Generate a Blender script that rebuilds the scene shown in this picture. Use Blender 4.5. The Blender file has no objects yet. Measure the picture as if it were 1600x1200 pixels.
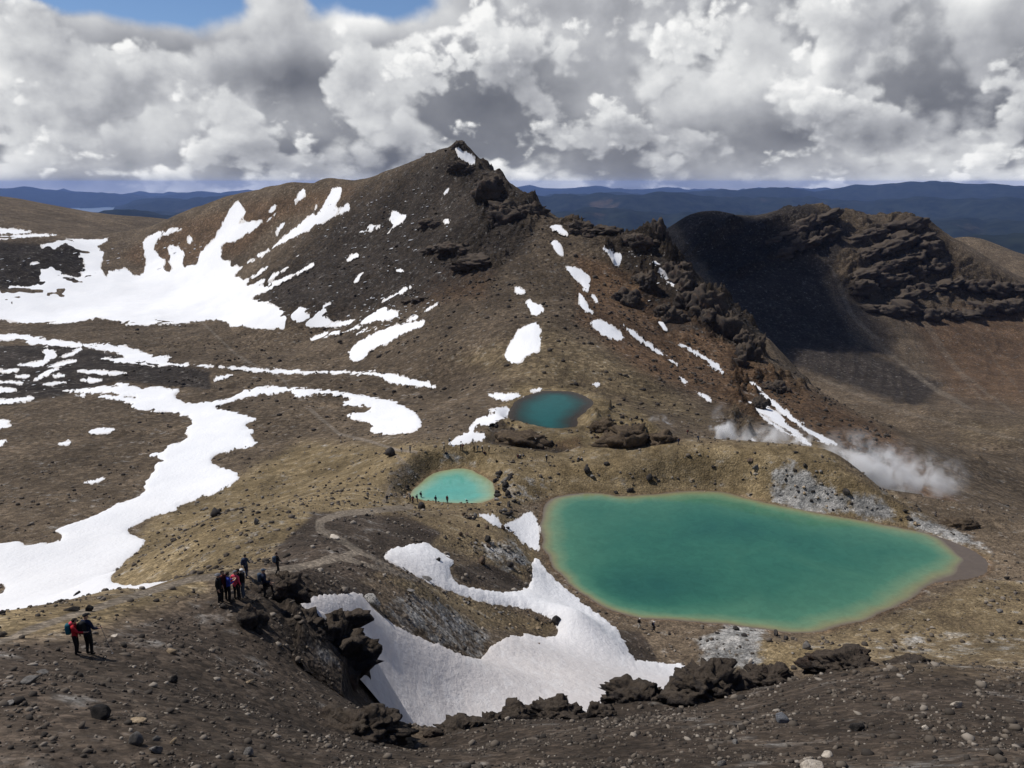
import bpy, bmesh, math, random, time
import numpy as np
T0 = time.time()
rng = np.random.default_rng(7)
random.seed(7)

# ------------------------------------------------------------------ camera
F_PX, PITCH = 1290.0, math.radians(13.7)          # focal length in photo pixels, downward tilt
SC = bpy.context.scene
COL = SC.collection
cam_d = bpy.data.cameras.new('camera')
cam_d.sensor_width = 36.0
cam_d.lens = 36.0 * F_PX / 1600.0
cam_d.clip_start = 0.3
cam_d.clip_end = 250000.0
cam = bpy.data.objects.new('camera', cam_d)
COL.objects.link(cam)
cam.location = (0, 0, 0)
cam.rotation_euler = (math.radians(90) - PITCH, 0, 0)
SC.camera = cam

# ------------------------------------------------------------------ light, sky, exposure
SUN_EL = math.radians(56.0)
SUN_H = math.atan2(0.40, -0.92)                   # heading of the sun: to the left, a little ahead
sun_vec = np.array([math.cos(SUN_EL) * math.cos(SUN_H), math.cos(SUN_EL) * math.sin(SUN_H), math.sin(SUN_EL)])
sun_d = bpy.data.lights.new('sun', 'SUN')
sun_d.energy = 4.2
sun_d.angle = math.radians(0.53)
sun_d.color = (1.0, 0.955, 0.89)
sun_o = bpy.data.objects.new('sun', sun_d)
COL.objects.link(sun_o)
from mathutils import Vector
sun_o.rotation_euler = Vector(sun_vec.tolist()).to_track_quat('Z', 'Y').to_euler()
SC.view_settings.view_transform = 'Standard'
SC.view_settings.look = 'None'
SC.view_settings.gamma = 1.0
SC.view_settings.exposure = 0.0
SC.view_settings.use_curve_mapping = False
SC.cycles.use_denoising = True
SC.cycles.max_bounces = 5
SC.cycles.diffuse_bounces = 2
SC.cycles.glossy_bounces = 2
SC.cycles.volume_bounces = 3
SC.cycles.volume_step_rate = 1.0
SC.cycles.volume_max_steps = 128

class NT:
    """small node-tree helper"""
    def __init__(s, tree):
        s.t = tree; s.n = tree.nodes; s.l = tree.links
    def node(s, typ, ins=None, **kw):
        n = s.n.new(typ)
        for k, v in kw.items(): setattr(n, k, v)
        for k, v in (ins or {}).items(): s.set(n, k, v)
        return n
    def set(s, n, k, v):
        sock = n.inputs[k]
        if isinstance(v, bpy.types.NodeSocket): s.l.new(v, sock)
        else: sock.default_value = v
    def math(s, op, a, b=None, c=None, clamp=False):
        n = s.n.new('ShaderNodeMath'); n.operation = op; n.use_clamp = clamp
        for i, v in enumerate((a, b, c)):
            if v is not None: s.set(n, i, v)
        return n.outputs[0]
    def vmath(s, op, a, b=None, scale=None):
        n = s.n.new('ShaderNodeVectorMath'); n.operation = op
        s.set(n, 0, a)
        if b is not None: s.set(n, 1, b)
        if scale is not None: s.set(n, 3, scale)
        return n.outputs['Value'] if op in ('DOT_PRODUCT', 'LENGTH', 'DISTANCE') else n.outputs['Vector']
    def noise(s, vec, scale, detail=4.0, rough=0.55, dist=0.0, out='Fac', lac=2.0):
        n = s.n.new('ShaderNodeTexNoise')
        s.set(n, 'Vector', vec); s.set(n, 'Scale', scale); s.set(n, 'Detail', detail)
        s.set(n, 'Roughness', rough); s.set(n, 'Distortion', dist); s.set(n, 'Lacunarity', lac)
        return n.outputs[out]
    def vor(s, vec, scale, feature='F1', out='Distance', rand=1.0):
        n = s.n.new('ShaderNodeTexVoronoi'); n.feature = feature
        s.set(n, 'Vector', vec); s.set(n, 'Scale', scale); s.set(n, 'Randomness', rand)
        return n.outputs[out]
    def smooth(s, v, a, b, lo=0.0, hi=1.0):
        n = s.n.new('ShaderNodeMapRange'); n.interpolation_type = 'SMOOTHSTEP'
        s.set(n, 'Value', v); s.set(n, 'From Min', a); s.set(n, 'From Max', b)
        s.set(n, 'To Min', lo); s.set(n, 'To Max', hi)
        return n.outputs[0]
    def mix(s, f, a, b):
        n = s.n.new('ShaderNodeMix'); n.data_type = 'RGBA'
        s.set(n, 0, f)
        for i, v in ((6, a), (7, b)):
            if isinstance(v, tuple) and len(v) == 3: v = v + (1.0,)
            s.set(n, i, v)
        return n.outputs[2]
    def attr(s, name, out='Fac'):
        n = s.n.new('ShaderNodeAttribute'); n.attribute_name = name
        return n.outputs[out]

# ------------------------------------------------------------------ world: Nishita sky with a broken deck of cumulus
world = bpy.data.worlds.new('World'); SC.world = world; world.use_nodes = True
world.cycles.sampling_method = 'MANUAL'; world.cycles.sample_map_resolution = 256
wt = NT(world.node_tree)
bg = world.node_tree.nodes['Background']
SKY_STRENGTH = 0.08
sky = wt.node('ShaderNodeTexSky', sky_type='NISHITA')
sky.sun_disc = False
sky.sun_elevation = SUN_EL
sky.sun_rotation = math.radians(90) - SUN_H
sky.altitude = 1800; sky.air_density = 1.0; sky.dust_density = 0.3; sky.ozone_density = 1.5
d = wt.node('ShaderNodeTexCoord').outputs['Generated']
d = wt.vmath('NORMALIZE', d)
sep = wt.node('ShaderNodeSeparateXYZ', {'Vector': d})
dx, dy, dz = sep.outputs
elev = wt.math('ARCSINE', dz)
azim = wt.math('ARCTAN2', dx, dy)
# cloud space: azimuth and a height that is drawn out towards the horizon, as a flat deck looks
e0 = wt.math('MAXIMUM', elev, -0.02)
hgt = wt.math('ADD', wt.math('MULTIPLY', e0, 1.1), wt.math('MULTIPLY', wt.math('SUBTRACT', 1.0, wt.math('EXPONENT', wt.math('DIVIDE', e0, -0.045))), 0.035))
q = wt.node('ShaderNodeCombineXYZ', {'X': azim, 'Y': hgt}).outputs[0]
def n2d(vec, scale, detail, rough=0.5, out='Fac'):
    n = wt.node('ShaderNodeTexNoise', noise_dimensions='2D')
    wt.set(n, 'Vector', vec); wt.set(n, 'Scale', scale); wt.set(n, 'Detail', detail); wt.set(n, 'Roughness', rough)
    return n.outputs[out]
def spot(px, py, wx, wy):
    a_, b_ = (px - 800) / F_PX, (600 - py) / F_PX
    v_ = Vector((a_, math.cos(PITCH) + b_ * math.sin(PITCH), b_ * math.cos(PITCH) - math.sin(PITCH))).normalized()
    az_, s_ = math.atan2(v_.x, v_.y), math.asin(v_.z)
    ex = wt.math('DIVIDE', wt.math('SUBTRACT', azim, az_), wx / 1290.0)
    ey = wt.math('DIVIDE', wt.math('SUBTRACT', elev, s_), wy / 1290.0)
    rr = wt.math('ADD', wt.math('MULTIPLY', ex, ex), wt.math('MULTIPLY', ey, ey))
    return wt.math('EXPONENT', wt.math('MULTIPLY', rr, -1.0))
def addall(items):
    o = None
    for w_, sp in items:
        v_ = wt.math('MULTIPLY', sp, w_)
        o = v_ if o is None else wt.math('ADD', o, v_)
    return o
holes = addall([(0.42, spot(215, -10, 175, 42)), (0.32, spot(600, -2, 90, 44)), (0.07, spot(935, 6, 20, 36)), (0.12, spot(20, 305, 120, 9))])
high = wt.smooth(elev, 0.24, 0.46, 0.0, 0.42)       # the deck breaks up overhead
shade = addall([(0.46, spot(440, 122, 110, 28)), (0.38, spot(800, 135, 72, 48)), (0.28, spot(470, 250, 130, 26)), (0.34, spot(1250, 205, 330, 24)), (0.18, spot(1510, 110, 150, 60)),
                (0.18, spot(1020, 250, 150, 30)), (0.16, spot(60, 284, 170, 12)), (0.12, spot(620, 265, 80, 40)), (0.10, spot(1230, 292, 100, 12)), (0.06, spot(160, 200, 150, 60)),
                (-0.16, spot(470, 30, 170, 45)), (-0.16, spot(740, 40, 95, 50)), (-0.14, spot(1230, 115, 100, 40)), (-0.22, spot(850, 272, 60, 14)), (-0.22, spot(950, 288, 60, 9)),
                (-0.24, spot(1420, 290, 120, 9)), (-0.16, spot(1570, 258, 110, 22)), (-0.12, spot(620, 140, 80, 50)), (-0.06, spot(300, 215, 110, 40)), (-0.08, spot(1090, 110, 90, 50))])
ramp_pts = ((0.0, (0.15, 0.16, 0.19)), (0.3, (0.25, 0.26, 0.29)), (0.55, (0.43, 0.44, 0.47)), (0.8, (0.70, 0.71, 0.72)), (1.0, (0.95, 0.95, 0.94)))
def cloud_colour(L):
    r_ = wt.node('ShaderNodeValToRGB'); c_ = r_.color_ramp
    for e, (p_, k_) in zip([c_.elements[0], c_.elements.new(0.3), c_.elements.new(0.55), c_.elements.new(0.8), c_.elements[-1]], ramp_pts):
        e.position = p_; e.color = k_ + (1.0,)
    wt.set(r_, 'Fac', L)
    return wt.vmath('SCALE', r_.outputs[0], scale=1.0 / SKY_STRENGTH)
def layer(under_, off, scale, thr, tone, soft_, cut, lumps=0.0):
    """one bank of cumulus: ragged lit edges towards the sun, thicker and greyer inside"""
    qa = wt.vmath('ADD', q, off)
    n = n2d(qa, scale, 8, 0.50)
    k = wt.math('ABSOLUTE', wt.math('SUBTRACT', n2d(qa, scale * 3.1, 2, 0.5), 0.5))
    n = wt.math('ADD', n, wt.math('MULTIPLY', wt.math('SUBTRACT', k, 0.10), 0.26))
    ns = n2d(wt.vmath('ADD', qa, (-0.075 / scale, 0.10 / scale, 0.0)), scale, 6, 0.50)
    c_ = wt.math('SUBTRACT', n, wt.math('MULTIPLY', holes, cut))
    c_ = wt.math('SUBTRACT', c_, high)
    a = wt.smooth(c_, thr, thr + soft_)
    body = wt.math('MAXIMUM', wt.math('SUBTRACT', c_, thr + soft_), 0.0)
    L_ = wt.math('ADD', tone, wt.math('MULTIPLY', wt.math('SUBTRACT', n, ns), 2.0))
    L_ = wt.math('SUBTRACT', L_, wt.math('MULTIPLY', body, 1.25))
    L_ = wt.math('SUBTRACT', L_, wt.math('MULTIPLY', shade, 0.85))
    return wt.mix(a, under_, cloud_colour(L_))
skyc = wt.vmath('MULTIPLY', sky.outputs[0], (0.85, 0.95, 1.1))
colr = layer(skyc, (3.1, 1.7, 0.0), 3.6, 0.20, 0.58, 0.16, 1.25)
colr = layer(colr, (0.4, 5.2, 0.0), 4.6, 0.43, 0.68, 0.09, 0.9)
colr = layer(colr, (7.7, 2.9, 0.0), 7.0, 0.49, 0.76, 0.07, 0.9)
colr = layer(colr, (1.9, 8.3, 0.0), 11.0, 0.575, 0.80, 0.08, 0.9)
wt.set(bg, 'Color', colr); wt.set(bg, 'Strength', SKY_STRENGTH)

# ------------------------------------------------------------------ noise and camera geometry helpers
def _hash(ix, iy, seed):
    h = (ix.astype(np.int64) * 374761393 + iy.astype(np.int64) * 668265263 + seed * 974634777) & 0xffffffff
    h = ((h ^ (h >> 13)) * 1274126177) & 0xffffffff
    return (h ^ (h >> 16)) & 0xffff
_ang = np.arange(256) / 256.0 * 2 * np.pi
_GX, _GY = np.cos(_ang).astype(np.float32), np.sin(_ang).astype(np.float32)
def perlin(x, y, seed=0):
    x0 = np.floor(x); y0 = np.floor(y)
    fx = (x - x0).astype(np.float32); fy = (y - y0).astype(np.float32)
    ix = x0.astype(np.int64); iy = y0.astype(np.int64)
    u = fx * fx * fx * (fx * (fx * 6 - 15) + 10); v = fy * fy * fy * (fy * (fy * 6 - 15) + 10)
    def g(dx, dy):
        h = _hash(ix + dx, iy + dy, seed) & 255
        return _GX[h] * (fx - dx) + _GY[h] * (fy - dy)
    a = g(0, 0); b = g(1, 0); c = g(0, 1); d = g(1, 1)
    return 1.5 * ((a + u * (b - a)) * (1 - v) + (c + u * (d - c)) * v)
def fbm(x, y, scale, octaves=4, gain=0.5, seed=0, ridged=False):
    out = 0; amp = 1.0; f = 1.0 / scale
    for i in range(octaves):
        n = perlin(x * f, y * f, seed + i * 17)
        out = out + amp * ((1 - 2 * np.abs(n)) if ridged else n)
        amp *= gain; f *= 2.03
    return out
def sstep(a, b, x):
    t = np.clip((x - a) / (b - a), 0, 1)
    return t * t * (3 - 2 * t)

CP, SP = math.cos(PITCH), math.sin(PITCH)
def ray(px, py):
    """photo pixel -> (azimuth from +Y towards +X, slope z / horizontal distance)"""
    a = (np.asarray(px, float) - 800) / F_PX; b = (600 - np.asarray(py, float)) / F_PX
    dx = a; dy = CP + b * SP; dz = -SP + b * CP
    h = np.hypot(dx, dy)
    return np.arctan2(dx, dy), dz / h
def project(x, y, z):
    d = y * CP - z * SP
    up = y * SP + z * CP
    d = np.where(d < 0.05, 0.05, d)
    return 800 + F_PX * x / d, 600 - F_PX * up / d
def at_z(px, py, z):
    t, s = ray(px, py); r = z / s
    return np.array([r * np.sin(t), r * np.cos(t), np.full_like(np.asarray(r, float), z)]).T
def poly_sd(px, py, poly):
    """signed distance to a polygon, positive inside"""
    P = np.asarray(poly, float); Q = np.roll(P, -1, 0)
    best = np.full(px.shape, 1e18); inside = np.zeros(px.shape, bool)
    for (ax, ay), (bx, by) in zip(P, Q):
        ex, ey = bx - ax, by - ay
        wx, wy = px - ax, py - ay
        t = np.clip((wx * ex + wy * ey) / (ex * ex + ey * ey + 1e-12), 0, 1)
        best = np.minimum(best, (wx - t * ex) ** 2 + (wy - t * ey) ** 2)
        if by != ay:
            c = ((ay <= py) & (by > py)) | ((by <= py) & (ay > py))
            xi = ax + (py - ay) / (by - ay) * ex
            inside ^= c & (px < xi)
    d = np.sqrt(best)
    return np.where(inside, d, -d)

# ------------------------------------------------------------------ terrain control points
# (photo x, photo y, horizontal distance in metres) sights along the land
SIGHT_R = [
 (0,1200,17),(250,1200,16.5),(500,1200,18),(700,1200,19),(900,1200,17),(1150,1200,16),(1400,1200,16),(1600,1200,16),
 (0,1100,22),(200,1110,22),(400,1120,24),(520,1150,27),(600,1160,28),
 (640,1172,28),(700,1150,29),(800,1125,31),(900,1125,31),(1000,1095,34),(1060,1105,33),(1120,1085,34),(1200,1068,36),
 (1300,1050,38),(1400,1045,39),(1500,1048,39),(1600,1055,38),(1000,1150,22),(1300,1130,22),(1550,1130,22),(800,1170,21),
 (640,1150,48),(700,1085,62),(800,1060,70),(900,1060,76),(1000,1060,88),(1070,1055,97),(620,1050,58),(700,1000,70),
 (800,1010,82),(900,960,100),(960,1000,102),(560,945,60),(600,980,62),(490,942,55),(505,1108,46.5),(560,1090,49),
 (540,978,45),(500,962,44),(470,962,42.5),(430,940,43),(450,1000,38.5),(480,1062,35),(520,1000,42.8),(500,1032,39.5),(470,1030,37.8),(536,992,44.3),(482,1000,40.6),(515,1045,39.5),(440,1080,31),
 (740,1022,76),(860,985,97),(700,945,84),(620,930,72),(640,900,80),(560,885,74),(760,890,116),(800,850,128),(830,920,118),
 (680,870,102),(620,860,100),(720,930,95),(680,830,122),(740,800,145),(600,820,118),
 (135,1022,30),(0,1020,29.5),(0,965,39),(60,946,45),(200,920,51),(300,910,56),(365,940,44),(300,970,38),(240,1000,33.5),
 (250,940,45),(385,900,74),(440,852,84),(500,820,105),(520,855,90),(350,850,101),(300,872,101),(460,890,66),
 (330,810,125),(420,790,128),(560,770,150),(640,792,150),
 (60,400,885),(60,371,955),(0,362,1090),(150,361,1150),(0,308,1500),(100,324,1550),(200,338,1600),(280,345,1600),
 (200,372,945),(160,430,828),(250,405,865),(240,352,1010),(300,326,945),(340,311,905),(320,318,925),(360,305,885),(380,300,865),(450,288,780),(560,281,700),(640,251,650),
 (500,284,740),(420,292,825),(600,266,675),(200,455,775),(280,455,760),(110,455,780),(250,430,815),(20,455,775),(672,240,630),(688,235,618),(700,231,610),(716,224,600),(300,420,795),(400,420,680),(450,350,730),(350,360,815),(500,420,600),(550,350,640),(600,330,630),
 (650,300,615),(400,480,575),(500,480,520),(600,480,480),(600,400,560),(700,300,575),(700,400,500),(700,480,420),(650,540,380),
 (750,540,335),(800,400,470),(800,320,530),(800,480,390),(850,560,300),(900,480,380),(850,440,430),
 (740,243,590),(780,270,570),(840,312,550),(880,340,535),(910,354,525),(950,352,520),(1000,364,510),(1035,372,500),
 (1060,400,490),(1100,440,470),(1150,480,450),(1190,540,425),(1250,590,395),(1300,625,370),(1380,670,340),(1450,706,310),(1500,748,280),
 (950,420,460),(1000,480,420),(1050,560,360),(1100,600,320),(1000,590,300),(950,615,280),(1150,640,290),(1200,655,285),
 (1250,682,262),(1300,696,255),(1050,655,240),(1150,683,228),(1400,730,285),
 (1450,690,400),(1560,665,560),(1600,650,680),(1500,640,660),(1400,625,720),(1300,560,900),(1200,500,1000),(1150,420,1110),
 (1400,560,1000),(1500,560,1050),(1600,560,1120),(1450,605,850),(1600,600,900),(1350,450,1170),(1500,500,1190),(1600,490,1280),
 (1045,358,1250),(1080,336,1250),(1130,335,1250),(1180,345,1260),(1250,322,1280),(1290,322,1300),(1312,335,1300),(1400,335,1350),
 (1440,345,1350),(1470,375,1330),(1495,392,1320),(1560,420,1340),(1600,440,1360),(1480,430,1290),(1100,400,1160),(1220,400,1180),
 (1400,400,1270),(1520,372,1700),(1600,398,1700),
]
# (photo x, photo y, height relative to the camera)
SIGHT_Z = [
 (1000,990,-64.5),(1100,1000,-63.5),(1150,988,-62.5),(1180,1030,-62),(1250,1012,-61.5),(1400,1010,-62),(1500,1000,-62),(1600,1000,-61),
 (1600,900,-64),(1600,950,-62.5),(1500,960,-63),(1590,850,-70),(1600,1030,-58),(1450,1025,-60),(1300,1000,-62),
 (60,922,-63),(100,880,-68),(200,850,-70),(280,780,-74),(310,700,-79),(330,640,-84),(400,610,-85),(180,905,-63.5),(190,862,-69),
 (240,812,-72),(330,750,-76),(372,740,-75),(392,690,-79),(240,890,-60),
 (0,850,-69),(0,780,-74),(100,780,-73),(0,700,-80),(150,700,-79),(0,640,-86),(150,640,-86),(250,640,-84.5),(0,580,-90),(150,590,-89),
 (300,600,-87),(450,640,-79),(500,620,-80),(600,650,-76),(600,620,-79),(640,600,-79),(400,575,-88),(200,560,-91),(0,530,-93),
 (150,520,-94),(300,530,-92),(450,560,-88),(560,570,-84),(350,500,-92),(200,490,-93),(0,490,-94),(500,520,-87),
 (500,740,-71),(550,700,-70),(450,690,-77),(400,750,-72),(600,720,-62),
 (650,706,-60),(750,691,-60.5),(880,701,-62.5),(960,706,-60.5),(1050,693,-58.8),(1150,691,-57.8),(1250,696,-57.3),(1300,705,-57.5),
 (1350,750,-60),(1420,796,-62),(1500,836,-63.5),(760,655,-63.5),(740,640,-66),(700,660,-66.5),(700,622,-73),(760,602,-69),(720,585,-74),
 (960,650,-63),(1000,672,-59.5),(1040,680,-59),(840,760,-62.5),(835,800,-64.2),(835,840,-64.4),(841,868,-64.5),(820,800,-63.4),(815,830,-63.2),(850,770,-64.3),(800,770,-62.5),(800,730,-61.5),(900,740,-62.5),(1100,740,-61),
 (1200,740,-60),(1300,780,-62),(560,740,-64),(600,750,-61),(640,730,-60.5),
 (1600,800,-86),(1600,720,-117),(1600,680,-137),(1540,760,-97),(1560,830,-72),
]
# (azimuth, distance, height): land in the blind spots behind crests and round the camera
def blind(px, py, r, dr, dz):
    t, s = ray(px, py); return (float(t), r * dr, float(r * s) + dz)
BLIND = []
for t in np.linspace(-0.9, 0.9, 7):
    BLIND += [(t, 1.5, -1.62), (t, 4, -3.3), (t, 9, -7.2), (t, 2600, -420)]
for (x, y, r) in ((700,1150,29),(800,1125,31),(900,1125,31),(1000,1095,34),(1060,1105,33),(1120,1085,34),(1200,1068,36)):
    BLIND.append(blind(x, y, r, 1.45, -0.45 * r * abs(ray(x, y)[1]) - 3.5))
for (x, y, r) in ((1300,1050,38),(1400,1045,39),(1500,1048,39),(1600,1055,38)):
    BLIND.append(blind(x, y, r, 1.5, -0.5 * r * abs(ray(x, y)[1]) - 5))
for (x, y, r) in ((0,965,39),(60,946,45),(200,920,51),(300,910,56)):
    BLIND.append(blind(x, y, r, 1.45, -0.45 * r * abs(ray(x, y)[1]) - 2.5))
for (x, y, z) in ((1150,691,-57.8),(1250,696,-57.3),(1300,705,-57.5),(1350,750,-60),(1420,796,-62),(1500,836,-63.5)):
    BLIND.append(blind(x, y, z / float(ray(x, y)[1]), 1.14, -10.5))
for (x, y, r, dr, dz) in ((60,371,955,1.06,-7),(0,308,1500,1.3,-80),(100,324,1550,1.3,-80),(200,338,1600,1.3,-80),(300,326,945,1.2,-60),
        (380,300,865,1.2,-60),(450,288,780,1.2,-60),(560,281,700,1.15,-50),(640,251,650,1.12,-40),(716,223,600,1.1,-40),(740,243,590,1.1,-45),
        (780,270,570,1.12,-50),(840,312,550,1.12,-50),(880,340,535,1.12,-60),(950,352,520,1.15,-60),(1035,372,500,1.15,-60),
        (1100,440,470,1.2,-75),(1150,480,450,1.25,-85),(1190,540,425,1.3,-75),(1250,590,395,1.4,-70),(1300,625,370,1.4,-55),(1380,670,340,1.3,-38),
        (900,345,525,1.7,-120),(1000,360,500,1.8,-150),
        (560,281,700,1.6,-150),(716,223,600,1.7,-150),
        (1045,358,1250,1.15,-90),(1130,335,1250,1.15,-90),(1250,322,1280,1.12,-90),(1400,335,1350,1.1,-90),(1500,392,1320,1.12,-45),
        (1520,372,1700,1.2,-120),(1600,398,1700,1.2,-120)):
    BLIND.append(blind(x, y, r, dr, dz))
pts = []
for x, y, r in SIGHT_R:
    t, s = ray(x, y); pts.append((float(t), math.log(r), float(s)))
for x, y, z in SIGHT_Z:
    t, s = ray(x, y); pts.append((float(t), math.log(z / float(s)), float(s)))
for t, r, z in BLIND: pts.append((t, math.log(r), z / r))
# the land goes on to both sides much as it is at the edges of the view
for x, y, r in SIGHT_R:
    if x in (0, 1600):
        t, s = ray(x, y); pts.append((float(t) * 1.55, math.log(r), float(s)))
for x, y, z in SIGHT_Z:
    if x in (0, 1600):
        t, s = ray(x, y); pts.append((float(t) * 1.55, math.log(z / float(s)), float(s)))
pts = np.array(pts)
def tps_fit(P, lam=2e-5):
    n = len(P); X = P[:, :2]
    d2 = ((X[:, None] - X[None]) ** 2).sum(-1)
    K = 0.5 * d2 * np.log(d2 + 1e-12) + lam * np.eye(n)
    A = np.zeros((n + 3, n + 3)); A[:n, :n] = K
    A[:n, n] = 1; A[:n, n + 1:] = X; A[n:, :n] = A[:n, n:].T
    w = np.linalg.solve(A, np.concatenate([P[:, 2], np.zeros(3)]))
    return X, w
TX, TW = tps_fit(pts)
def tps_eval(t, lr):
    out = np.empty(t.size); tf = t.ravel(); lf = lr.ravel(); n = len(TX)
    for i in range(0, t.size, 20000):
        d2 = (tf[i:i+20000, None] - TX[:, 0]) ** 2 + (lf[i:i+20000, None] - TX[:, 1]) ** 2
        out[i:i+20000] = (0.5 * d2 * np.log(d2 + 1e-12)) @ TW[:n] + TW[n] + TW[n+1] * tf[i:i+20000] + TW[n+2] * lf[i:i+20000]
    return out.reshape(t.shape)
# smooth base surface on a coarse log-polar grid, then cubic-sampled
CT = np.linspace(-1.3, 1.3, 261); CL = np.linspace(math.log(1.4), math.log(2750), 400)
CS = tps_eval(*np.meshgrid(CT, CL, indexing='ij'))
def base_s(t, lr):
    u = np.clip((t - CT[0]) / (CT[1] - CT[0]), 1, len(CT) - 3.001); v = np.clip((lr - CL[0]) / (CL[1] - CL[0]), 1, len(CL) - 3.001)
    iu = u.astype(int); iv = v.astype(int); fu = u - iu; fv = v - iv
    def w(f): return [(-f + 2*f*f - f**3) / 2, (2 - 5*f*f + 3*f**3) / 2, (f + 4*f*f - 3*f**3) / 2, (-f*f + f**3) / 2]
    wu, wv = w(fu), w(fv); o = 0
    for a in range(4):
        for b in range(4): o = o + wu[a] * wv[b] * CS[iu + a - 1, iv + b - 1]
    return o

# ------------------------------------------------------------------ terrain grid (log-polar sheet)
GT = np.concatenate([np.linspace(-1.25, -0.70, 45, endpoint=False), np.linspace(-0.70, 0.70, 1060), np.linspace(0.70, 1.25, 46)[1:]])
GL = np.concatenate([np.linspace(math.log(1.5), math.log(12), 16, endpoint=False), 
    *[np.linspace(math.log(a), math.log(b_), n_, endpoint=False) for a, b_, n_ in ((12, 60, 150), (60, 260, 190), (260, 450, 80), (450, 660, 72), (660, 1050, 52), (1050, 1420, 100), (1420, 2650, 30))], [math.log(2650)]])
NTH, NR = len(GT), len(GL)
TT, LL = np.meshgrid(GT, GL, indexing='ij')
RR = np.exp(LL)
GX = RR * np.sin(TT); GY = RR * np.cos(TT)
BASE = base_s(TT, LL) * RR
# lakes: shoreline sights at the water level
LAKE_PX = {
 'big': (-65.0, [(848,785),(880,772),(930,770),(975,775),(1010,772),(1060,767),(1110,766),(1150,772),(1200,786),(1270,800),(1330,810),(1400,822),
   (1450,833),(1500,850),(1535,868),(1545,880),(1538,895),(1510,905),(1470,908),(1440,918),(1420,938),(1390,955),(1340,972),(1290,985),(1240,992),
   (1200,985),(1150,978),(1080,970),(1000,966),(950,955),(905,925),(870,895),(850,865),(845,830)]),
 'small': (-64.0, [(637,782),(645,765),(665,745),(690,735),(720,731),(745,737),(765,750),(776,768),(773,780),(745,789),(735,791),(690,790)]),
 'third': (-66.0, [(793,650),(800,630),(822,618),(850,611),(890,611),(915,618),(930,628),(920,640),(905,650),(900,665),(905,678),(880,685),(850,680),(830,672),(812,667),(800,660)]),
}
def smooth_poly(P, n=3):
    P = np.asarray(P, float)
    for _ in range(n):
        Q = np.roll(P, -1, 0)
        P = np.stack([0.75 * P + 0.25 * Q, 0.25 * P + 0.75 * Q], 1).reshape(-1, P.shape[1])
    return P
LAKES = {}
for k, (zl, pp) in LAKE_PX.items():
    W = at_z(*np.array(pp, float).T, zl)[:, :2]
    LAKES[k] = (zl, smooth_poly(W, 2))
LAKE_SD = np.full(BASE.shape, -1e3)
for k, (zl, W) in LAKES.items():
    c = W.mean(0); R0 = np.abs(W - c).max() + 30
    m = (np.abs(GX - c[0]) < R0) & (np.abs(GY - c[1]) < R0)
    sd = poly_sd(GX[m], GY[m], W) + 0.5 * fbm(GX[m], GY[m], 7.0, 3, seed=5)
    LAKE_SD[m] = np.maximum(LAKE_SD[m], sd)
    zz = BASE[m]
    rim = {'big': 9.0, 'small': 5.0, 'third': 5.0}[k]
    out_t = zl + 0.10 * np.clip(-sd, 0, 99)
    w = sstep(rim, 0.0, -sd)
    zo = zz * (1 - w) + out_t * w
    zo = np.where(-sd < rim * (2.2 if k == 'big' else 1.1), np.maximum(zo, zl + 0.03 * np.clip(-sd, 0, 99) + 0.02), zo)
    zi = zl - np.minimum(0.16 * np.clip(sd, 0, 99), 4.0)
    BASE[m] = np.where(sd > 0, zi, zo)
NEAR_LAKE = sstep(-2.5, 0.0, LAKE_SD)

PX, PY = project(GX, GY, BASE)
def soft(poly, width=12.0, rmin=0, rmax=1e9):
    """soft mask of a sighted region, limited to a range of distance so it lies on one landform"""
    P = np.asarray(poly, float); o = np.zeros(BASE.shape, np.float32)
    lo = P.min(0) - width * 2; hi = P.max(0) + width * 2
    m = (PX > lo[0]) & (PX < hi[0]) & (PY > lo[1]) & (PY < hi[1]) & (RR > rmin) & (RR < rmax)
    o[m] = sstep(-width, width, poly_sd(PX[m], PY[m], P)).astype(np.float32)
    return o
def union(*a):
    o = a[0]
    for b in a[1:]: o = np.maximum(o, b)
    return o
# ---- landform masks
M_CRAG = union(
  0.20 * soft([(440,935),(500,945),(556,970),(566,1020),(530,1110),(480,1130),(440,1080),(470,1000)], 8, 37, 54),
  0.30 * soft([(705,220),(735,222),(750,260),(720,262)], 6, 560, 640), 0.75 * soft([(745,245),(800,275),(870,325),(905,350),(880,365),(840,345),(820,390),(780,420),(700,420),(690,370),(745,330),(725,285)], 12, 380, 640),
  soft([(880,345),(1030,350),(1080,400),(1190,500),(1200,560),(1165,560),(1110,520),(1060,480),(1040,520),(1000,450),(940,390)], 12, 340, 640),
  0.7 * soft([(1150,560),(1190,560),(1260,600),(1250,625),(1180,600),(1190,650),(1165,690),(1140,660)], 8, 220, 480),
  0.5 * soft([(0,375),(140,380),(150,430),(100,470),(0,480)], 12, 700, 1060),
  0.30 * soft([(600,330),(700,320),(700,420),(560,520),(440,520),(400,430),(500,360)], 30, 420, 700))
M_STRATA = union(
  soft([(1180,350),(1250,315),(1310,330),(1450,335),(1500,395),(1600,450),(1600,500),(1500,490),(1430,500),(1320,460),(1290,430),(1330,380),(1250,400),(1150,440),(1060,400),(1100,350)], 10, 850, 1450),)
M_MID = soft([(920,640),(1010,650),(1040,690),(960,700),(905,690)], 8, 180, 260)
M_BANK = soft([(770,650),(812,668),(850,690),(900,695),(870,705),(760,690)], 6, 180, 250)
TILT = soft([(560,880),(640,900),(860,980),(740,1025),(600,940)], 10, 50, 140)

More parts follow.
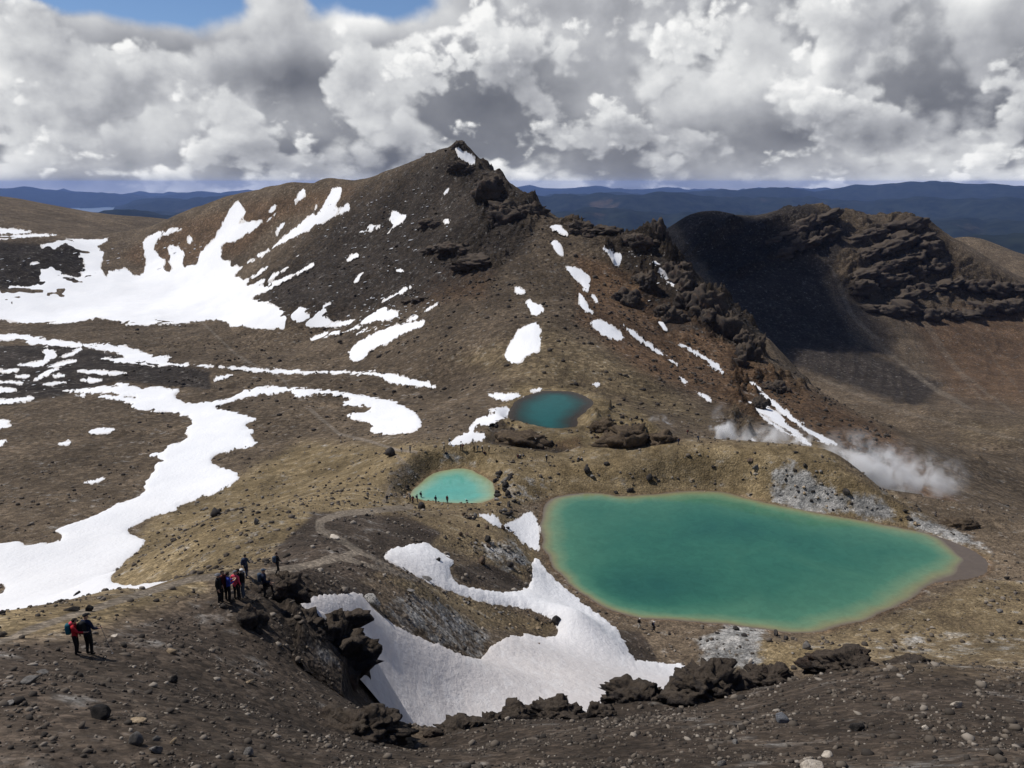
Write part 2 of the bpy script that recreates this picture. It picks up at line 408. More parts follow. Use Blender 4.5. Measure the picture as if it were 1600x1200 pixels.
# ---- relief, octave by octave, each only where the sheet can carry it
SPACING = np.maximum(RR * (GT[600] - GT[599]) * 1.3, RR * np.gradient(GL)[None, :] * 0.8)
calm = 1 - 0.96 * NEAR_LAKE * (LAKE_SD > -2.5)
BIG = np.zeros(BASE.shape); FINE = np.zeros(BASE.shape)
rough = 0.55 + 0.9 * union(M_MID, M_BANK, 0.6 * TILT) + 0.35 * sstep(60, 20, RR)
far = sstep(230, 420, RR)
for i, lam in enumerate((90, 45, 22, 11, 5.5, 2.8, 1.4, 0.7, 0.35)):
    vis = sstep(1.5, 3.5, lam / SPACING)
    if vis.max() < 0.01: continue
    n = perlin(GX / lam + 3.1 * i, GY / lam - 1.7 * i, 100 + i)
    if lam >= 22:
        BIG += n * vis * {90: 2.2, 45: 1.3, 22: 0.8}[lam] * far
    else:
        a = 0.035 * lam ** 0.85
        (BIG if lam >= 5.5 else FINE).__iadd__(n * vis * a * rough * (1 + 1.2 * far))
wx_ = GX + 9 * perlin(GX / 28, GY / 28, 61) + 3 * perlin(GX / 9, GY / 9, 63); wy_ = GY + 9 * perlin(GX / 28, GY / 28, 62) + 3 * perlin(GX / 9, GY / 9, 64)
wgt = np.ones(BASE.shape)
scat = sstep(0.05, 0.45, perlin(GX / 55, GY / 55, 77)) * sstep(260, 300, RR) * (RR < 680)
for i, (lam, amp) in enumerate(((52, 2.0), (24, 3.0), (11, 2.6), (5.5, 1.9), (2.8, 1.1), (1.4, 0.6))):
    vis = sstep(1.0, 2.6, lam / (SPACING * 0.55))
    p_ = np.abs(perlin(wx_ / lam + 9.3, wy_ / lam + 4.1, 200 + i))
    n = (1 - np.clip(p_ * 1.7, 0, 1)) ** 1.5
    n = n * wgt; wgt = np.clip(n * 1.6, 0.15, 1)
    n = n - 0.3
    FINE += n * amp * 1.25 * vis * M_CRAG
    FINE += n * amp * (0.5 if lam > 20 else 1.15) * vis * M_STRATA
    if lam < 20: FINE += 0.7 * n * amp * vis * union(M_MID, M_BANK)
    if lam < 12: FINE += 0.34 * n * amp * vis * scat
# bedded lava in the far cliffs: ledges that dip to the left
hh = BASE + BIG - 0.34 * GX + 8 * perlin(GX / 170, GY / 170, 31) + 4 * perlin(GX / 45, GY / 45, 32) + 2.0 * perlin(GX / 15, GY / 15, 34)
for per, am in ((25.0, 0.55), (10.0, 0.7)):
    ph = hh / per; fr = ph - np.floor(ph); lay = np.floor(ph)
    keep = 0.25 + 1.1 * ((np.sin(lay * 12.9898) * 43758.5453) % 1.0)
    FINE += M_STRATA * am * per * 0.85 * keep * (sstep(0.0, 0.30, fr) - fr) * (0.2 + 1.2 * sstep(-0.2, 0.35, perlin(GX / 55 + 5, GY / 55, 33)))
# gullies down the far scree and the mountain's flanks
gul = soft([(1200,420),(1320,470),(1430,510),(1600,510),(1600,660),(1450,650),(1300,600),(1200,520)], 40, 600, 1400)
FINE += gul * (-2.2 * np.abs(perlin(TT * 55 + 0.6 * perlin(GX / 90, GY / 90, 41), LL * 2.2, 42)) ** 0.7)
SURF_SMOOTH = BASE + BIG * calm
SURF = SURF_SMOOTH + FINE * calm
PX, PY = project(GX, GY, SURF_SMOOTH)

def ground_ij(x, y):
    t = np.arctan2(x, y); l = 0.5 * np.log(x * x + y * y)
    return np.interp(t, GT, np.arange(NTH)), np.interp(l, GL, np.arange(NR))
def grid_sample(A, x, y):
    u, v = ground_ij(np.asarray(x, float), np.asarray(y, float))
    iu = np.clip(u.astype(int), 0, NTH - 2); iv = np.clip(v.astype(int), 0, NR - 2); fu = u - iu; fv = v - iv
    return (A[iu, iv] * (1 - fu) + A[iu + 1, iv] * fu) * (1 - fv) + (A[iu, iv + 1] * (1 - fu) + A[iu + 1, iv + 1] * fu) * fv
def land(px, py, rmin=0.0, A=None):
    """where the sight through a photo pixel first meets the land beyond rmin"""
    A = SURF if A is None else A
    t, s = ray(px, py); t = float(t); s = float(s)
    lr = np.linspace(math.log(max(rmin, 10)), GL[-1], 6000); r = np.exp(lr)
    z = grid_sample(A, r * math.sin(t), r * math.cos(t))
    hit = np.nonzero(z >= s * r)[0]
    i = hit[0] if len(hit) else len(r) - 1
    return np.array([r[i] * math.sin(t), r[i] * math.cos(t), z[i]])

# ------------------------------------------------------------------ snow outlines (photo sights), each with its distance range
SNOW = [
 ('crater_floor', 300, 1080, 1.2, [(-60,445),(0,445),(17,446),(38,448),(52,447),(63,441),(61,431),(66,422),(65,415),(54,417),(45,412),(70,410),(91,406),(96,410),(105,415),(95,419),(98,429),
   (105,427),(119,434),(129,429),(122,426),(131,420),(133,410),(129,403),(115,406),(114,401),(126,399),(121,392),(112,385),(89,385),(87,391),(70,390),(56,384),(72,379),(93,377),
   (105,372),(128,372),(150,375),(169,371),(168,380),(149,386),(164,394),(161,406),(159,417),(163,431),(169,434),(168,422),(175,424),(184,419),(199,419),(208,431),(222,431),
   (229,415),(227,410),(224,394),(227,387),(222,377),(236,366),(259,359),(280,356),(284,355),(284,358),(262,366),(245,375),(240,389),(248,399),(259,410),(252,417),(268,426),
   (265,409),(263,392),(264,384),(275,382),(281,386),(290,397),(286,412),(288,422),(294,416),(310,414),(311,401),(316,392),(326,381),(335,371),(337,362),(344,356),(352,337),
   (357,324),(365,319),(374,315),(378,324),(384,334),(374,341),(372,354),(380,347),(391,343),(402,347),(419,341),(440,330),(459,313),(472,294),(478,298),(476,307),(457,324),
   (429,339),(399,356),(387,367),(365,378),(350,380),(344,386),(346,392),(344,403),(348,409),(361,409),(359,416),(380,417),(382,412),(399,399),(402,394),(417,392),(429,382),
   (440,371),(459,358),(481,339),(490,332),(496,315),(499,313),(490,330),(491,341),(500,334),(513,307),(522,294),(536,292),(532,307),(522,328),(547,313),(530,323),(545,317),
   (550,330),(519,341),(491,354),(466,367),(429,388),(406,403),(380,418),(363,431),(376,435),(382,439),(406,425),(423,414),(391,437),(380,447),(395,446),(419,433),(440,420),
   (455,407),(466,397),(474,403),(455,414),(440,427),(419,441),(391,449),(419,444),(447,431),(476,418),(490,409),(492,416),(447,439),(414,456),(389,467),(400,469),(425,474),
   (415,475),(430,476),(445,484),(455,482),(470,478),(482,482),(475,492),(495,490),(500,483),(516,472),(510,485),(498,495),(515,499),(520,508),(490,511),(460,513),(400,514),
   (362,511),(358,503),(330,500),(303,503),(280,505),(245,507),(215,507),(185,504),(165,499),(155,496),(140,500),(110,506),(80,504),(45,507),(30,504),(15,501),(0,503),(-60,503)]),
 ('streak', 300, 700, 0.6, [(470,510),(500,505),(540,503),(565,497),(580,492),(578,487),(590,480),(605,479),(608,484),(620,487),(628,494),(610,499),(590,503),(565,506),(520,511)]),
 ('lobe', 300, 700, 0.8, [(544,563),(545,550),(556,537),(574,526),(597,516),(625,507),(653,501),(670,501),(657,511),(634,520),(621,529),(602,539),(587,544),(576,550),(576,559),(559,565)]),
 ('streak', 300, 700, 0.5, [(553,522),(569,515),(587,511),(588,514),(569,519)]),
 ('streak', 300, 700, 0.5, [(484,533),(488,527),(512,518),(541,512),(565,509),(561,513),(531,521),(503,529)]),
 ('streak', 300, 700, 0.5, [(597,473),(606,467),(625,454),(642,447),(639,452),(612,469),(606,475)]),
 ('streak', 300, 700, 0.5, [(661,488),(672,480),(683,474),(684,476),(667,487)]),
 ('streak', 300, 700, 0.5, [(631,503),(640,498),(653,493),(653,497),(640,503)]),
 ('slope', 300, 800, 0.6, [(555,365),(570,354),(596,350),(588,359)]),
 ('slope', 300, 800, 0.6, [(601,365),(614,353),(608,342),(615,328),(624,326),(622,336),(640,335),(626,349),(614,354),(604,366)]),
 ('slope', 300, 800, 0.6, [(538,409),(552,396),(563,399),(549,407)]),
 ('slope', 300, 800, 0.6, [(617,427),(622,419),(633,424),(622,429)]),
 ('slope', 300, 800, 0.6, [(551,442),(564,427),(568,428),(557,442)]),
 ('slope', 300, 800, 0.6, [(330,352),(326,345),(299,352),(293,354),(302,362),(310,357),(338,340)]),
 ('slope', 300, 900, 0.6, [(294,380),(292,372),(298,369),(303,375),(296,382)]),
 ('slope', 300, 900, 0.6, [(430,366),(436,352),(449,346),(450,349),(438,358),(432,368)]),
 ('slope', 300, 900, 0.6, [(421,333),(424,322),(431,319),(431,324),(424,334)]),
 ('summit', 400, 720, 0.6, [(711,231),(717,235),(724,242),(733,238),(745,251),(740,256),(727,249),(716,249)]),
 ('slope', 400, 720, 0.5, [(692,288),(706,277),(707,280),(697,288)]),
 ('slope', 400, 720, 0.5, [(693,299),(701,293),(701,298),(697,306)]),
 ('slope', 400, 720, 0.5, [(693,346),(698,342),(703,345),(698,351)]),
 ('flank', 300, 640, 0.6, [(854,347),(871,350),(890,367),(878,366),(860,357)]),
 ('flank', 300, 640, 0.6, [(859,378),(873,376),(881,398),(874,400),(866,389)]),
 ('flank', 300, 640, 0.6, [(884,417),(902,419),(922,431),(923,452),(915,457),(902,438),(890,428)]),
 ('flank', 300, 640, 0.5, [(904,459),(909,460),(917,476),(928,492),(919,490),(906,480)]),
 ('flank', 300, 640, 0.5, [(922,459),(931,463),(937,475),(929,471)]),
 ('flank', 300, 640, 0.6, [(921,508),(929,497),(955,508),(976,525),(971,533),(948,528)]),
 ('crag', 300, 640, 0.6, [(937,392),(950,394),(962,390),(975,394),(964,414),(955,405)]),
 ('flank', 250, 640, 0.6, [(803,450),(812,449),(823,457),(808,460)]),
 ('flank', 250, 640, 0.6, [(823,469),(835,472),(854,485),(836,496),(823,481)]),
 ('flank', 250, 640, 1.0, [(787,550),(804,525),(822,508),(836,499),(846,508),(845,548),(829,553),(808,571),(792,567)]),
 ('flank', 220, 640, 0.5, [(969,504),(987,516),(1004,529),(1039,555),(1060,569),(1057,571),(1030,555),(1005,537),(983,521)]),
 ('flank', 220, 560, 0.6, [(1057,537),(1075,539),(1105,558),(1140,585),(1124,583),(1090,557),(1070,545)]),
 ('flank', 220, 560, 0.5, [(1027,499),(1032,499),(1045,519),(1034,513)]),
 ('flank', 220, 560, 0.5, [(1060,588),(1064,589),(1075,602),(1070,602)]),
 ('flank', 220, 560, 0.5, [(1085,611),(1100,616),(1115,629),(1103,626)]),
 ('flank', 220, 560, 0.5, [(1159,523),(1163,524),(1171,542),(1174,558),(1170,556),(1166,541)]),
 ('streak', 200, 480, 0.6, [(1169,590),(1181,604),(1218,631),(1262,672),(1309,693),(1306,698),(1277,689),(1221,646),(1187,619)]),
 ('streak', 200, 480, 0.6, [(1155,613),(1170,613),(1211,643),(1241,671),(1268,695),(1260,696),(1239,680),(1195,649),(1157,627)]),
 ('streak', 200, 480, 0.5, [(1175,637),(1207,660),(1238,680),(1234,682),(1204,666)]),
 ('streak', 200, 480, 0.5, [(1141,658),(1150,662),(1170,681),(1182,692),(1172,690),(1150,672)]),
 ('cliff', 800, 1450, 1.2, [(1240,384),(1259,381),(1261,369),(1266,372),(1265,390),(1247,393)]),
 ('crag', 300, 640, 0.6, [(1010,403),(1022,408),(1037,421),(1022,416)]),
 ('crag', 300, 640, 0.6, [(999,442),(1008,430),(1016,434),(1010,444),(1006,455)]),
 ('crag', 300, 640, 0.6, [(1026,421),(1045,427),(1063,436),(1058,445),(1046,434)]),
 ('plain', 900, 1400, 1.0, [(-60,357),(0,357),(48,361),(45,365),(0,366),(-60,366)]),
 ('plain', 860, 1400, 1.0, [(-60,370),(0,369),(52,366),(101,367),(45,371),(0,373),(-60,374)]),
 ('floor', 250, 700, 0.7, [(-60,522),(0,522),(45,524),(85,531),(120,537),(185,538),(225,550),(235,556),(270,558),(262,562),(262,567),(300,570),(371,573),(400,575),(447,579),(569,580),(616,585),(659,595),
   (677,601),(681,607),(653,606),(602,597),(599,591),(578,586),(512,583),(437,585),(400,580),(371,577),(300,573),(245,573),(184,567),(149,560),(192,559),(191,555),(165,548),(140,545),(125,543),
   (90,541),(55,540),(40,533),(31,531),(0,533),(-60,534)]),
 ('lava', 200, 620, 0.5, [(66,546),(86,547),(89,558),(75,564),(65,574),(42,573),(22,570),(58,566),(72,558)]),
 ('lava', 200, 620, 0.5, [(93,558),(113,551),(124,543),(131,544),(122,552),(105,558)]),
 ('lava', 200, 620, 0.5, [(73,574),(96,566),(122,561),(121,564),(101,572),(84,574)]),
 ('lava', 200, 620, 0.5, [(49,595),(70,580),(94,574),(79,584),(66,593)]),
 ('lava', 200, 620, 0.5, [(-30,579),(0,579),(33,576),(21,582),(0,581),(-30,582)]),
 ('lava', 200, 620, 0.5, [(23,587),(48,587),(48,590),(23,590)]),
 ('lava', 200, 620, 0.5, [(75,586),(91,584),(110,587),(91,590)]),
 ('lava', 200, 620, 0.5, [(-30,595),(0,595),(52,598),(35,600),(0,598),(-30,598)]),
 ('lava', 200, 620, 0.5, [(61,602),(87,597),(108,597),(87,601)]),
 ('lava', 200, 620, 0.5, [(-30,604),(0,605),(29,610),(17,613),(0,614),(-30,614)]),
 ('lava', 200, 620, 0.5, [(-30,628),(0,625),(30,622),(56,620),(49,625),(17,631),(0,632),(-30,633)]),
 ('lava', 200, 620, 0.5, [(111,579),(157,579),(203,583),(175,586),(149,585)]),
 ('lava', 200, 620, 0.5, [(125,593),(140,591),(166,593),(150,597),(129,596)]),
 ('tongue', 55, 520, 0.8, [(86,611),(122,609),(154,604),(175,603),(191,606),(175,598),(196,598),(206,603),(227,608),(250,603),(266,608),(285,609),(270,618),(291,631),(315,630),(360,622),(390,607),(420,603),
   (447,606),(484,607),(531,612),(568,618),(610,625),(627,632),(652,646),(662,665),(648,674),(610,680),(575,677),(585,663),(543,653),(543,646),(578,644),(582,635),(540,635),(528,630),(552,624),(531,618),
   (497,615),(475,620),(465,623),(458,616),(452,610),(437,616),(400,617),(345,633),(333,639),(369,643),(384,649),(405,654),(381,663),(399,675),(390,682),(406,696),(360,705),(325,715),(336,729),(369,736),
   (375,747),(357,763),(300,783),(279,792),(276,799),(240,808),(198,826),(207,837),(231,847),(216,861),(192,879),(180,894),(169,907),(204,916),(240,909),(288,903),(294,906),(280,915),(210,935),(150,965),(80,980),
   (-60,990),(-60,934),(2,930),(11,916),(0,911),(-60,906),(-60,850),(0,850),(36,844),(40,854),(90,846),(100,838),(80,826),(150,807),(162,796),(228,771),(225,759),(237,741),(246,723),(255,720),(240,713),
   (210,711),(249,708),(264,696),(297,685),(288,673),(303,661),(291,648),(234,642),(201,637),(207,631),(186,625),(147,623),(161,616),(182,619),(213,622),(210,620),(184,618),(166,613),(140,615),(114,614)]),
 ('lava', 150, 500, 0.5, [(114,619),(133,614),(134,620)]),
 ('hollow', 150, 500, 0.6, [(131,676),(149,670),(168,669),(184,672),(161,679)]),
 ('hollow', 150, 500, 0.6, [(89,694),(100,690),(114,690),(117,693),(100,696)]),
 ('hollow', 150, 500, 0.6, [(-30,656),(0,657),(17,657),(9,663),(18,666),(0,671),(-30,673)]),
 ('hollow', 150, 500, 0.6, [(-30,690),(0,688),(11,689),(5,694),(0,699),(-30,700)]),
 ('hollow', 120, 500, 0.6, [(129,754),(150,749),(165,746),(156,753),(138,757)]),
 ('hollow', 200, 600, 0.6, [(329,596),(340,588),(366,584),(352,592)]),
 ('shore', 180, 300, 0.6, [(757,616),(785,615),(821,617),(802,624),(785,627)]),
 ('shore', 180, 320, 0.6, [(827,613),(836,608),(849,606),(843,612)]),
 ('shore', 170, 300, 0.7, [(764,639),(799,635),(797,646),(781,661),(746,665),(739,670),(743,675),(764,682),(750,689),(708,697),(699,693),(715,682),(732,675),(736,665),(750,651),(774,647)]),
 ('shore', 200, 340, 0.5, [(926,599),(941,599),(933,604)]),
 ('bowl', 41, 150, 0.8, [(466,936),(515,928),(564,926),(569,934),(581,948),(603,967),(639,989),(680,1005),(721,1022),(747,1031),(761,1022),(765,1011),(790,997),(801,992),(817,997),(820,989),(839,994),(856,997),
   (872,992),(867,972),(845,959),(817,950),(762,943),(721,931),(680,915),(652,901),(625,887),(595,871),(611,857),(652,849),(666,847),(694,865),(712,879),(702,890),(705,906),(721,915),(776,924),
   (806,926),(828,915),(834,895),(831,873),(841,873),(859,898),(897,931),(931,956),(959,978),(972,994),(987,1030),(1012,1033),(1069,1039),(1097,1047),(1110,1075),(1090,1130),(1000,1170),(850,1190),
   (700,1230),(600,1230),(540,1190),(490,1140),(440,1090),(455,1020),(480,970)]),
 ('shore', 100, 200, 0.6, [(746,806),(760,802),(776,807),(782,818),(801,816),(817,802),(831,802),(842,813),(842,849),(839,862),(826,854),(806,840),(793,829),(776,824)]),
]
PXF, PYF = PX, PY
SNOWZ = []                      # (kind, sd field window, ...)
under = np.zeros(BASE.shape, np.float32)
for n, (kind, r0, r1, thick, poly) in enumerate(SNOW):
    P = smooth_poly(poly, 1)
    lo = P.min(0) - 12; hi = P.max(0) + 12
    m = (PXF > lo[0]) & (PXF < hi[0]) & (PYF > lo[1]) & (PYF < hi[1]) & (RR > r0) & (RR < r1)
    if not m.any(): SNOWZ.append(None); continue
    ii, jj = np.nonzero(m)
    a0, a1, b0, b1 = ii.min(), ii.max() + 1, jj.min(), jj.max() + 1
    W = (slice(a0, a1), slice(b0, b1)); mm = m[W]
    sd = np.full(mm.shape, -99.0)
    x, y, r = GX[W][mm], GY[W][mm], RR[W][mm]
    s = poly_sd(PXF[W][mm], PYF[W][mm], P)
    small = (hi - lo).min() < 60
    wl = r / F_PX                                   # metres that one photo pixel spans here
    ux, uy = x, y * 0.45                            # melt fingers run down and towards us
    lam0 = np.exp(np.round(np.log(np.median(wl) * 22)))
    s = s + (1.2 if small else 2.6) * fbm(ux, uy, lam0 * (0.6 if small else 1.0), 3, 0.6, 300 + n) + 0.3 * perlin(ux / (lam0 * 0.12), uy / (lam0 * 0.12), 400)
    sd[mm] = s + (0.7 if small else 0.2)
    if kind not in ('crag', 'summit'): under[W] = np.maximum(under[W], sstep(-1.0, 5.0, sd).astype(np.float32))
    SNOWZ.append((W, sd, thick))
SURF = SURF - (SURF - SURF_SMOOTH) * under * np.where(SURF > SURF_SMOOTH, 0.62 + 0.3 * (RR < 130), 0.3)

# ------------------------------------------------------------------ mesh helpers
def quad_mesh(name, V, Q, attrs=None, smooth=True):
    me = bpy.data.meshes.new(name)
    V = np.ascontiguousarray(V, np.float32); Q = np.ascontiguousarray(Q, np.int32); k = Q.shape[1]
    me.vertices.add(len(V)); me.vertices.foreach_set('co', V.ravel())
    me.loops.add(Q.size); me.loops.foreach_set('vertex_index', Q.ravel())
    me.polygons.add(len(Q)); me.polygons.foreach_set('loop_start', np.arange(0, Q.size, k, dtype=np.int32))
    me.polygons.foreach_set('loop_total', np.full(len(Q), k, np.int32))
    if smooth: me.polygons.foreach_set('use_smooth', np.ones(len(Q), bool))
    for an, av in (attrs or {}).items():
        at = me.attributes.new(an, 'FLOAT', 'POINT'); at.data.foreach_set('value', np.ascontiguousarray(av, np.float32))
    me.update(calc_edges=True)
    return me
def obj(name, me, mat=None, parent=None, label=None, cat=None, group=None, kind=None, loc=None):
    o = bpy.data.objects.new(name, me); COL.objects.link(o)
    if mat is not None and me is not None:
        if len(me.materials) == 0: me.materials.append(mat)
    if parent is not None: o.parent = parent
    if loc is not None: o.location = loc
    tag(o, label, cat, group, kind)
    return o
def tag(o, label=None, cat=None, group=None, kind=None):
    if label: o['label'] = label
    if cat: o['category'] = cat
    if group: o['group'] = group
    if kind: o['kind'] = kind
def compact(V, Q, attrs):
    used = np.unique(Q); re = np.full(len(V), -1, np.int64); re[used] = np.arange(len(used))
    return V[used], re[Q], {k: v[used] for k, v in attrs.items()}
def material(name):
    m = bpy.data.materials.new(name); m.use_nodes = True
    t = NT(m.node_tree); b = m.node_tree.nodes['Principled BSDF']
    return m, t, b

# ------------------------------------------------------------------ what the ground is made of, plus ridge shade put into its colour (attributes on the sheet)
def line_mask(line, width, rmin=0, rmax=1e9, squash=1.0):
    L = np.asarray(line, float); o = np.zeros(BASE.shape, np.float32)
    lo = L.min(0) - width * 3; hi = L.max(0) + width * 3
    m = (PX > lo[0]) & (PX < hi[0]) & (PY > lo[1]) & (PY < hi[1]) & (RR > rmin) & (RR < rmax)
    x, y = PX[m], PY[m]; best = np.full(x.shape, 1e9)
    for (ax, ay), (bx, by) in zip(L[:-1], L[1:]):
        ex, ey = bx - ax, by - ay
        t = np.clip(((x - ax) * ex + (y - ay) * ey) / (ex * ex + ey * ey), 0, 1)
        best = np.minimum(best, np.hypot(x - ax - t * ex, (y - ay - t * ey) * squash))
    o[m] = sstep(width, width * 0.4, best)
    return o
A_PATH = union(
  0.32 * line_mask([(160,1060),(200,1090),(240,1125),(320,1160),(420,1185)], 13, 15, 40, 1.4),
  0.8 * line_mask([(440,900),(520,868),(600,890),(650,905)], 8, 50, 120, 1.5),
  line_mask([(-40,1020),(40,985),(180,940),(300,905),(420,893),(500,880),(560,862),(535,845),(500,828),(500,815),(530,803),(640,792)], 10, 30, 170, 1.5),
  0.8 * line_mask([(500,880),(560,862),(600,880),(620,895)], 7, 50, 120, 1.6),
  line_mask([(485,640),(530,678),(580,690),(620,703),(650,706)], 5, 150, 330, 1.6),
  0.9 * line_mask([(310,498),(370,555),(440,590),(470,625)], 3.5, 260, 700, 1.6),
  0.6 * line_mask([(620,712),(640,730),(610,760),(600,785)], 5, 140, 230),
  0.45 * line_mask([(1450,505),(1500,580),(1590,650)], 5, 700, 1400),
  0.35 * line_mask([(1520,500),(1560,570),(1610,630)], 4, 700, 1400),
  0.55 * line_mask([(1300,420),(1330,490),(1400,560),(1450,600),(1520,640)], 6, 700, 1400),
  0.4 * line_mask([(1440,500),(1480,560),(1540,630)], 5, 700, 1400),
  0.45 * line_mask([(1280,590),(1400,640),(1600,690)], 6, 500, 1200))
wv = 14 * fbm(GX, GY, 26.0, 3, seed=55)
PX, PY = PX + wv * np.clip(60 / RR, 0.15, 1), PY + 0.5 * wv * np.clip(60 / RR, 0.15, 1)
A_TAN = union(
  0.6 * soft([(1230,1000),(1420,950),(1560,890),(1620,900),(1620,1040),(1300,1040)], 22, 80, 150),
  soft([(-60,945),(100,945),(300,905),(400,885),(480,825),(640,800),(760,800),(850,780),(1000,775),(1200,795),(1400,825),(1540,870),(1330,735),(1290,690),(1050,688),(1000,640),(900,600),(800,595),(760,690),(600,695),(470,690),(360,750),(230,815),(180,895)], 26, 44, 330),
  0.75 * soft([(-60,930),(60,945),(200,930),(330,890),(330,925),(150,985),(-60,1000)], 16, 30, 90),
  0.55 * soft([(700,560),(850,500),(1000,560),(1100,640),(1180,690),(900,620),(780,600)], 30, 200, 420),
  0.55 * soft([(560,885),(700,920),(870,975),(860,1000),(740,985),(600,910)], 10, 55, 150),
  0.8 * soft([(1140,1000),(1260,1000),(1300,1030),(1200,1060),(1110,1050)], 12, 80, 140),
  0.6 * soft([(640,800),(800,790),(850,870),(820,910),(700,860),(600,840)], 14, 90, 170),
  0.35 * soft([(1480,650),(1600,660),(1600,700),(1500,700)], 14, 300, 1000))
A_RED = union(
  1.0 * soft([(900,400),(1000,420),(1190,570),(1400,680),(1510,800),(1420,790),(1300,690),(1150,640),(1000,580),(900,500)], 25, 220, 520),
  0.7 * soft([(680,400),(780,420),(760,470),(640,480)], 20, 350, 600),
  0.6 * soft([(260,350),(400,310),(560,285),(560,310),(430,350),(380,400),(240,430),(180,400)], 14, 560, 1080),
  0.85 * soft([(1420,490),(1620,470),(1620,640),(1480,620)], 40, 650, 1400),
  0.45 * sstep(-1.6, -0.4, LAKE_SD) * sstep(1.8, 0.2, LAKE_SD) * (RR < 190),
  0.6 * soft([(860,690),(905,680),(920,700),(880,705)], 6, 180, 240))
A_DARK = union(
  0.72 * soft([(370,490),(440,400),(560,290),(717,205),(840,300),(850,390),(770,440),(650,490),(520,520)], 48, 400, 760),
  0.35 * soft([(400,520),(560,290),(717,205),(880,330),(900,430),(800,500),(650,540)], 60, 330, 760),
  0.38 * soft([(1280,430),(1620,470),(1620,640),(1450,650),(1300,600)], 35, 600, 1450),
  0.95 * soft([(-60,532),(120,538),(200,560),(330,578),(330,608),(180,596),(90,620),(-60,640)], 8, 180, 560),
  0.9 * soft([(-60,375),(120,380),(160,430),(60,450),(-60,460)], 10, 650, 1060),
  0.6 * soft([(930,340),(1040,345),(1200,500),(1190,570),(1100,520),(1040,520),(990,440)], 10, 330, 640),
  0.85 * soft([(1040,330),(1260,310),(1330,360),(1290,440),(1340,540),(1480,600),(1430,640),(1230,570),(1120,450)], 14, 700, 1500),  # shaded side of the far ridge: part of its shade is in the ground colour
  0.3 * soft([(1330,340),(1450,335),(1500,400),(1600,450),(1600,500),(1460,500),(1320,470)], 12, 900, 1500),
  0.80 * soft([(-60,1010),(150,1000),(300,950),(430,905),(560,885),(620,905),(560,960),(640,1170),(700,1130),(1000,1080),(1130,1075),(1300,1035),(1400,1040),(1610,1060),(1610,1230),(-60,1230)], 14, 2, 70),
  0.9 * soft([(705,885),(760,878),(800,895),(825,915),(800,925),(720,910)], 5, 80, 150),
  0.8 * soft([(965,985),(1000,985),(1020,1010),(1035,1040),(985,1035)], 5, 80, 130),
  0.5 * soft([(620,720),(660,700),(690,720),(650,760),(620,790),(590,760)], 8, 140, 200),
  0.85 * soft([(430,860),(490,800),(560,800),(640,808),(690,830),(640,880),(560,905),(420,905)], 9, 55, 135),
  0.7 * M_BANK)
A_PALE = union(
  soft([(1205,735),(1240,725),(1270,745),(1320,775),(1330,800),(1250,798),(1205,785)], 15, 120, 200),
  soft([(1320,775),(1380,780),(1400,812),(1340,805)], 12, 120, 200),
  soft([(1420,800),(1500,830),(1545,858),(1480,845),(1420,822)], 9, 110, 180),
  0.9 * soft([(1085,1005),(1140,972),(1195,985),(1180,1010),(1190,1050),(1110,1055)], 16, 80, 140),
  0.5 * soft([(590,945),(640,925),(700,945),(770,995),(740,1030),(640,992)], 9, 55, 130),
  0.5 * soft([(730,850),(800,840),(830,880),(790,900)], 8, 90, 160),
  0.25 * soft([(1400,990),(1600,985),(1600,1030),(1350,1020)], 14, 60, 140),
  0.25 * soft([(780,740),(850,750),(850,800),(790,790)], 8, 120, 200),
  0.3 * soft([(680,705),(720,705),(750,730),(690,730)], 6, 150, 220))
A_FAR = sstep(60, 330, RR)
PX, PY = project(GX, GY, SURF_SMOOTH)
V = np.stack([GX, GY, SURF], -1).reshape(-1, 3)
idx = np.arange(NTH * NR).reshape(NTH, NR)
Q = np.stack([idx[:-1, :-1], idx[:-1, 1:], idx[1:, 1:], idx[1:, :-1]], -1)
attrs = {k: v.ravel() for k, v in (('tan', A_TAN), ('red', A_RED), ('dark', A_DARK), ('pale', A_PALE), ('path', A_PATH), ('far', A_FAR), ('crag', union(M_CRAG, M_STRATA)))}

GROUND, t, b = material('volcanic_ground')
pos = t.node('ShaderNodeNewGeometry').outputs['Position']
far = t.attr('far')
n1 = t.noise(pos, 0.05, 5, 0.6); n2 = t.noise(pos, 0.6, 5, 0.65); n3 = t.noise(pos, 4.0, 4, 0.7)
n4 = t.noise(pos, 0.22, 5, 0.7)
streak = t.noise(t.vmath('MULTIPLY', pos, (0.9, 0.22, 0.9)), 0.35, 4, 0.7)
brown = t.mix(t.smooth(n2, 0.3, 0.7), (0.088, 0.065, 0.044), (0.156, 0.118, 0.079))
tan = t.mix(t.smooth(n4, 0.3, 0.7), (0.145, 0.106, 0.054), (0.245, 0.187, 0.106))
red = t.mix(t.smooth(n2, 0.3, 0.7), (0.100, 0.058, 0.033), (0.165, 0.105, 0.060))
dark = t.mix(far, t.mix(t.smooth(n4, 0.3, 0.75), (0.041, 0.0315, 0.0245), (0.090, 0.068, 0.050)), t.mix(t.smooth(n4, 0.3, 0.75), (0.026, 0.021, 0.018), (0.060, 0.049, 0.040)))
pale = t.mix(t.smooth(n2, 0.35, 0.65), (0.15, 0.15, 0.145), (0.36, 0.345, 0.32))
path = t.mix(n2, (0.150, 0.124, 0.096), (0.210, 0.175, 0.136))
def edge(a, amount=0.9):       # ragged mask from a soft attribute
    nn = t.math('ADD', t.math('MULTIPLY', t.math('SUBTRACT', n4, 0.5), amount), t.math('MULTIPLY', t.math('SUBTRACT', n2, 0.5), amount * 0.7))
    return t.smooth(t.math('ADD', a, nn), 0.15, 0.85)
c = brown
c = t.mix(edge(t.attr('tan')), c, tan)
c = t.mix(edge(t.attr('red')), c, red)
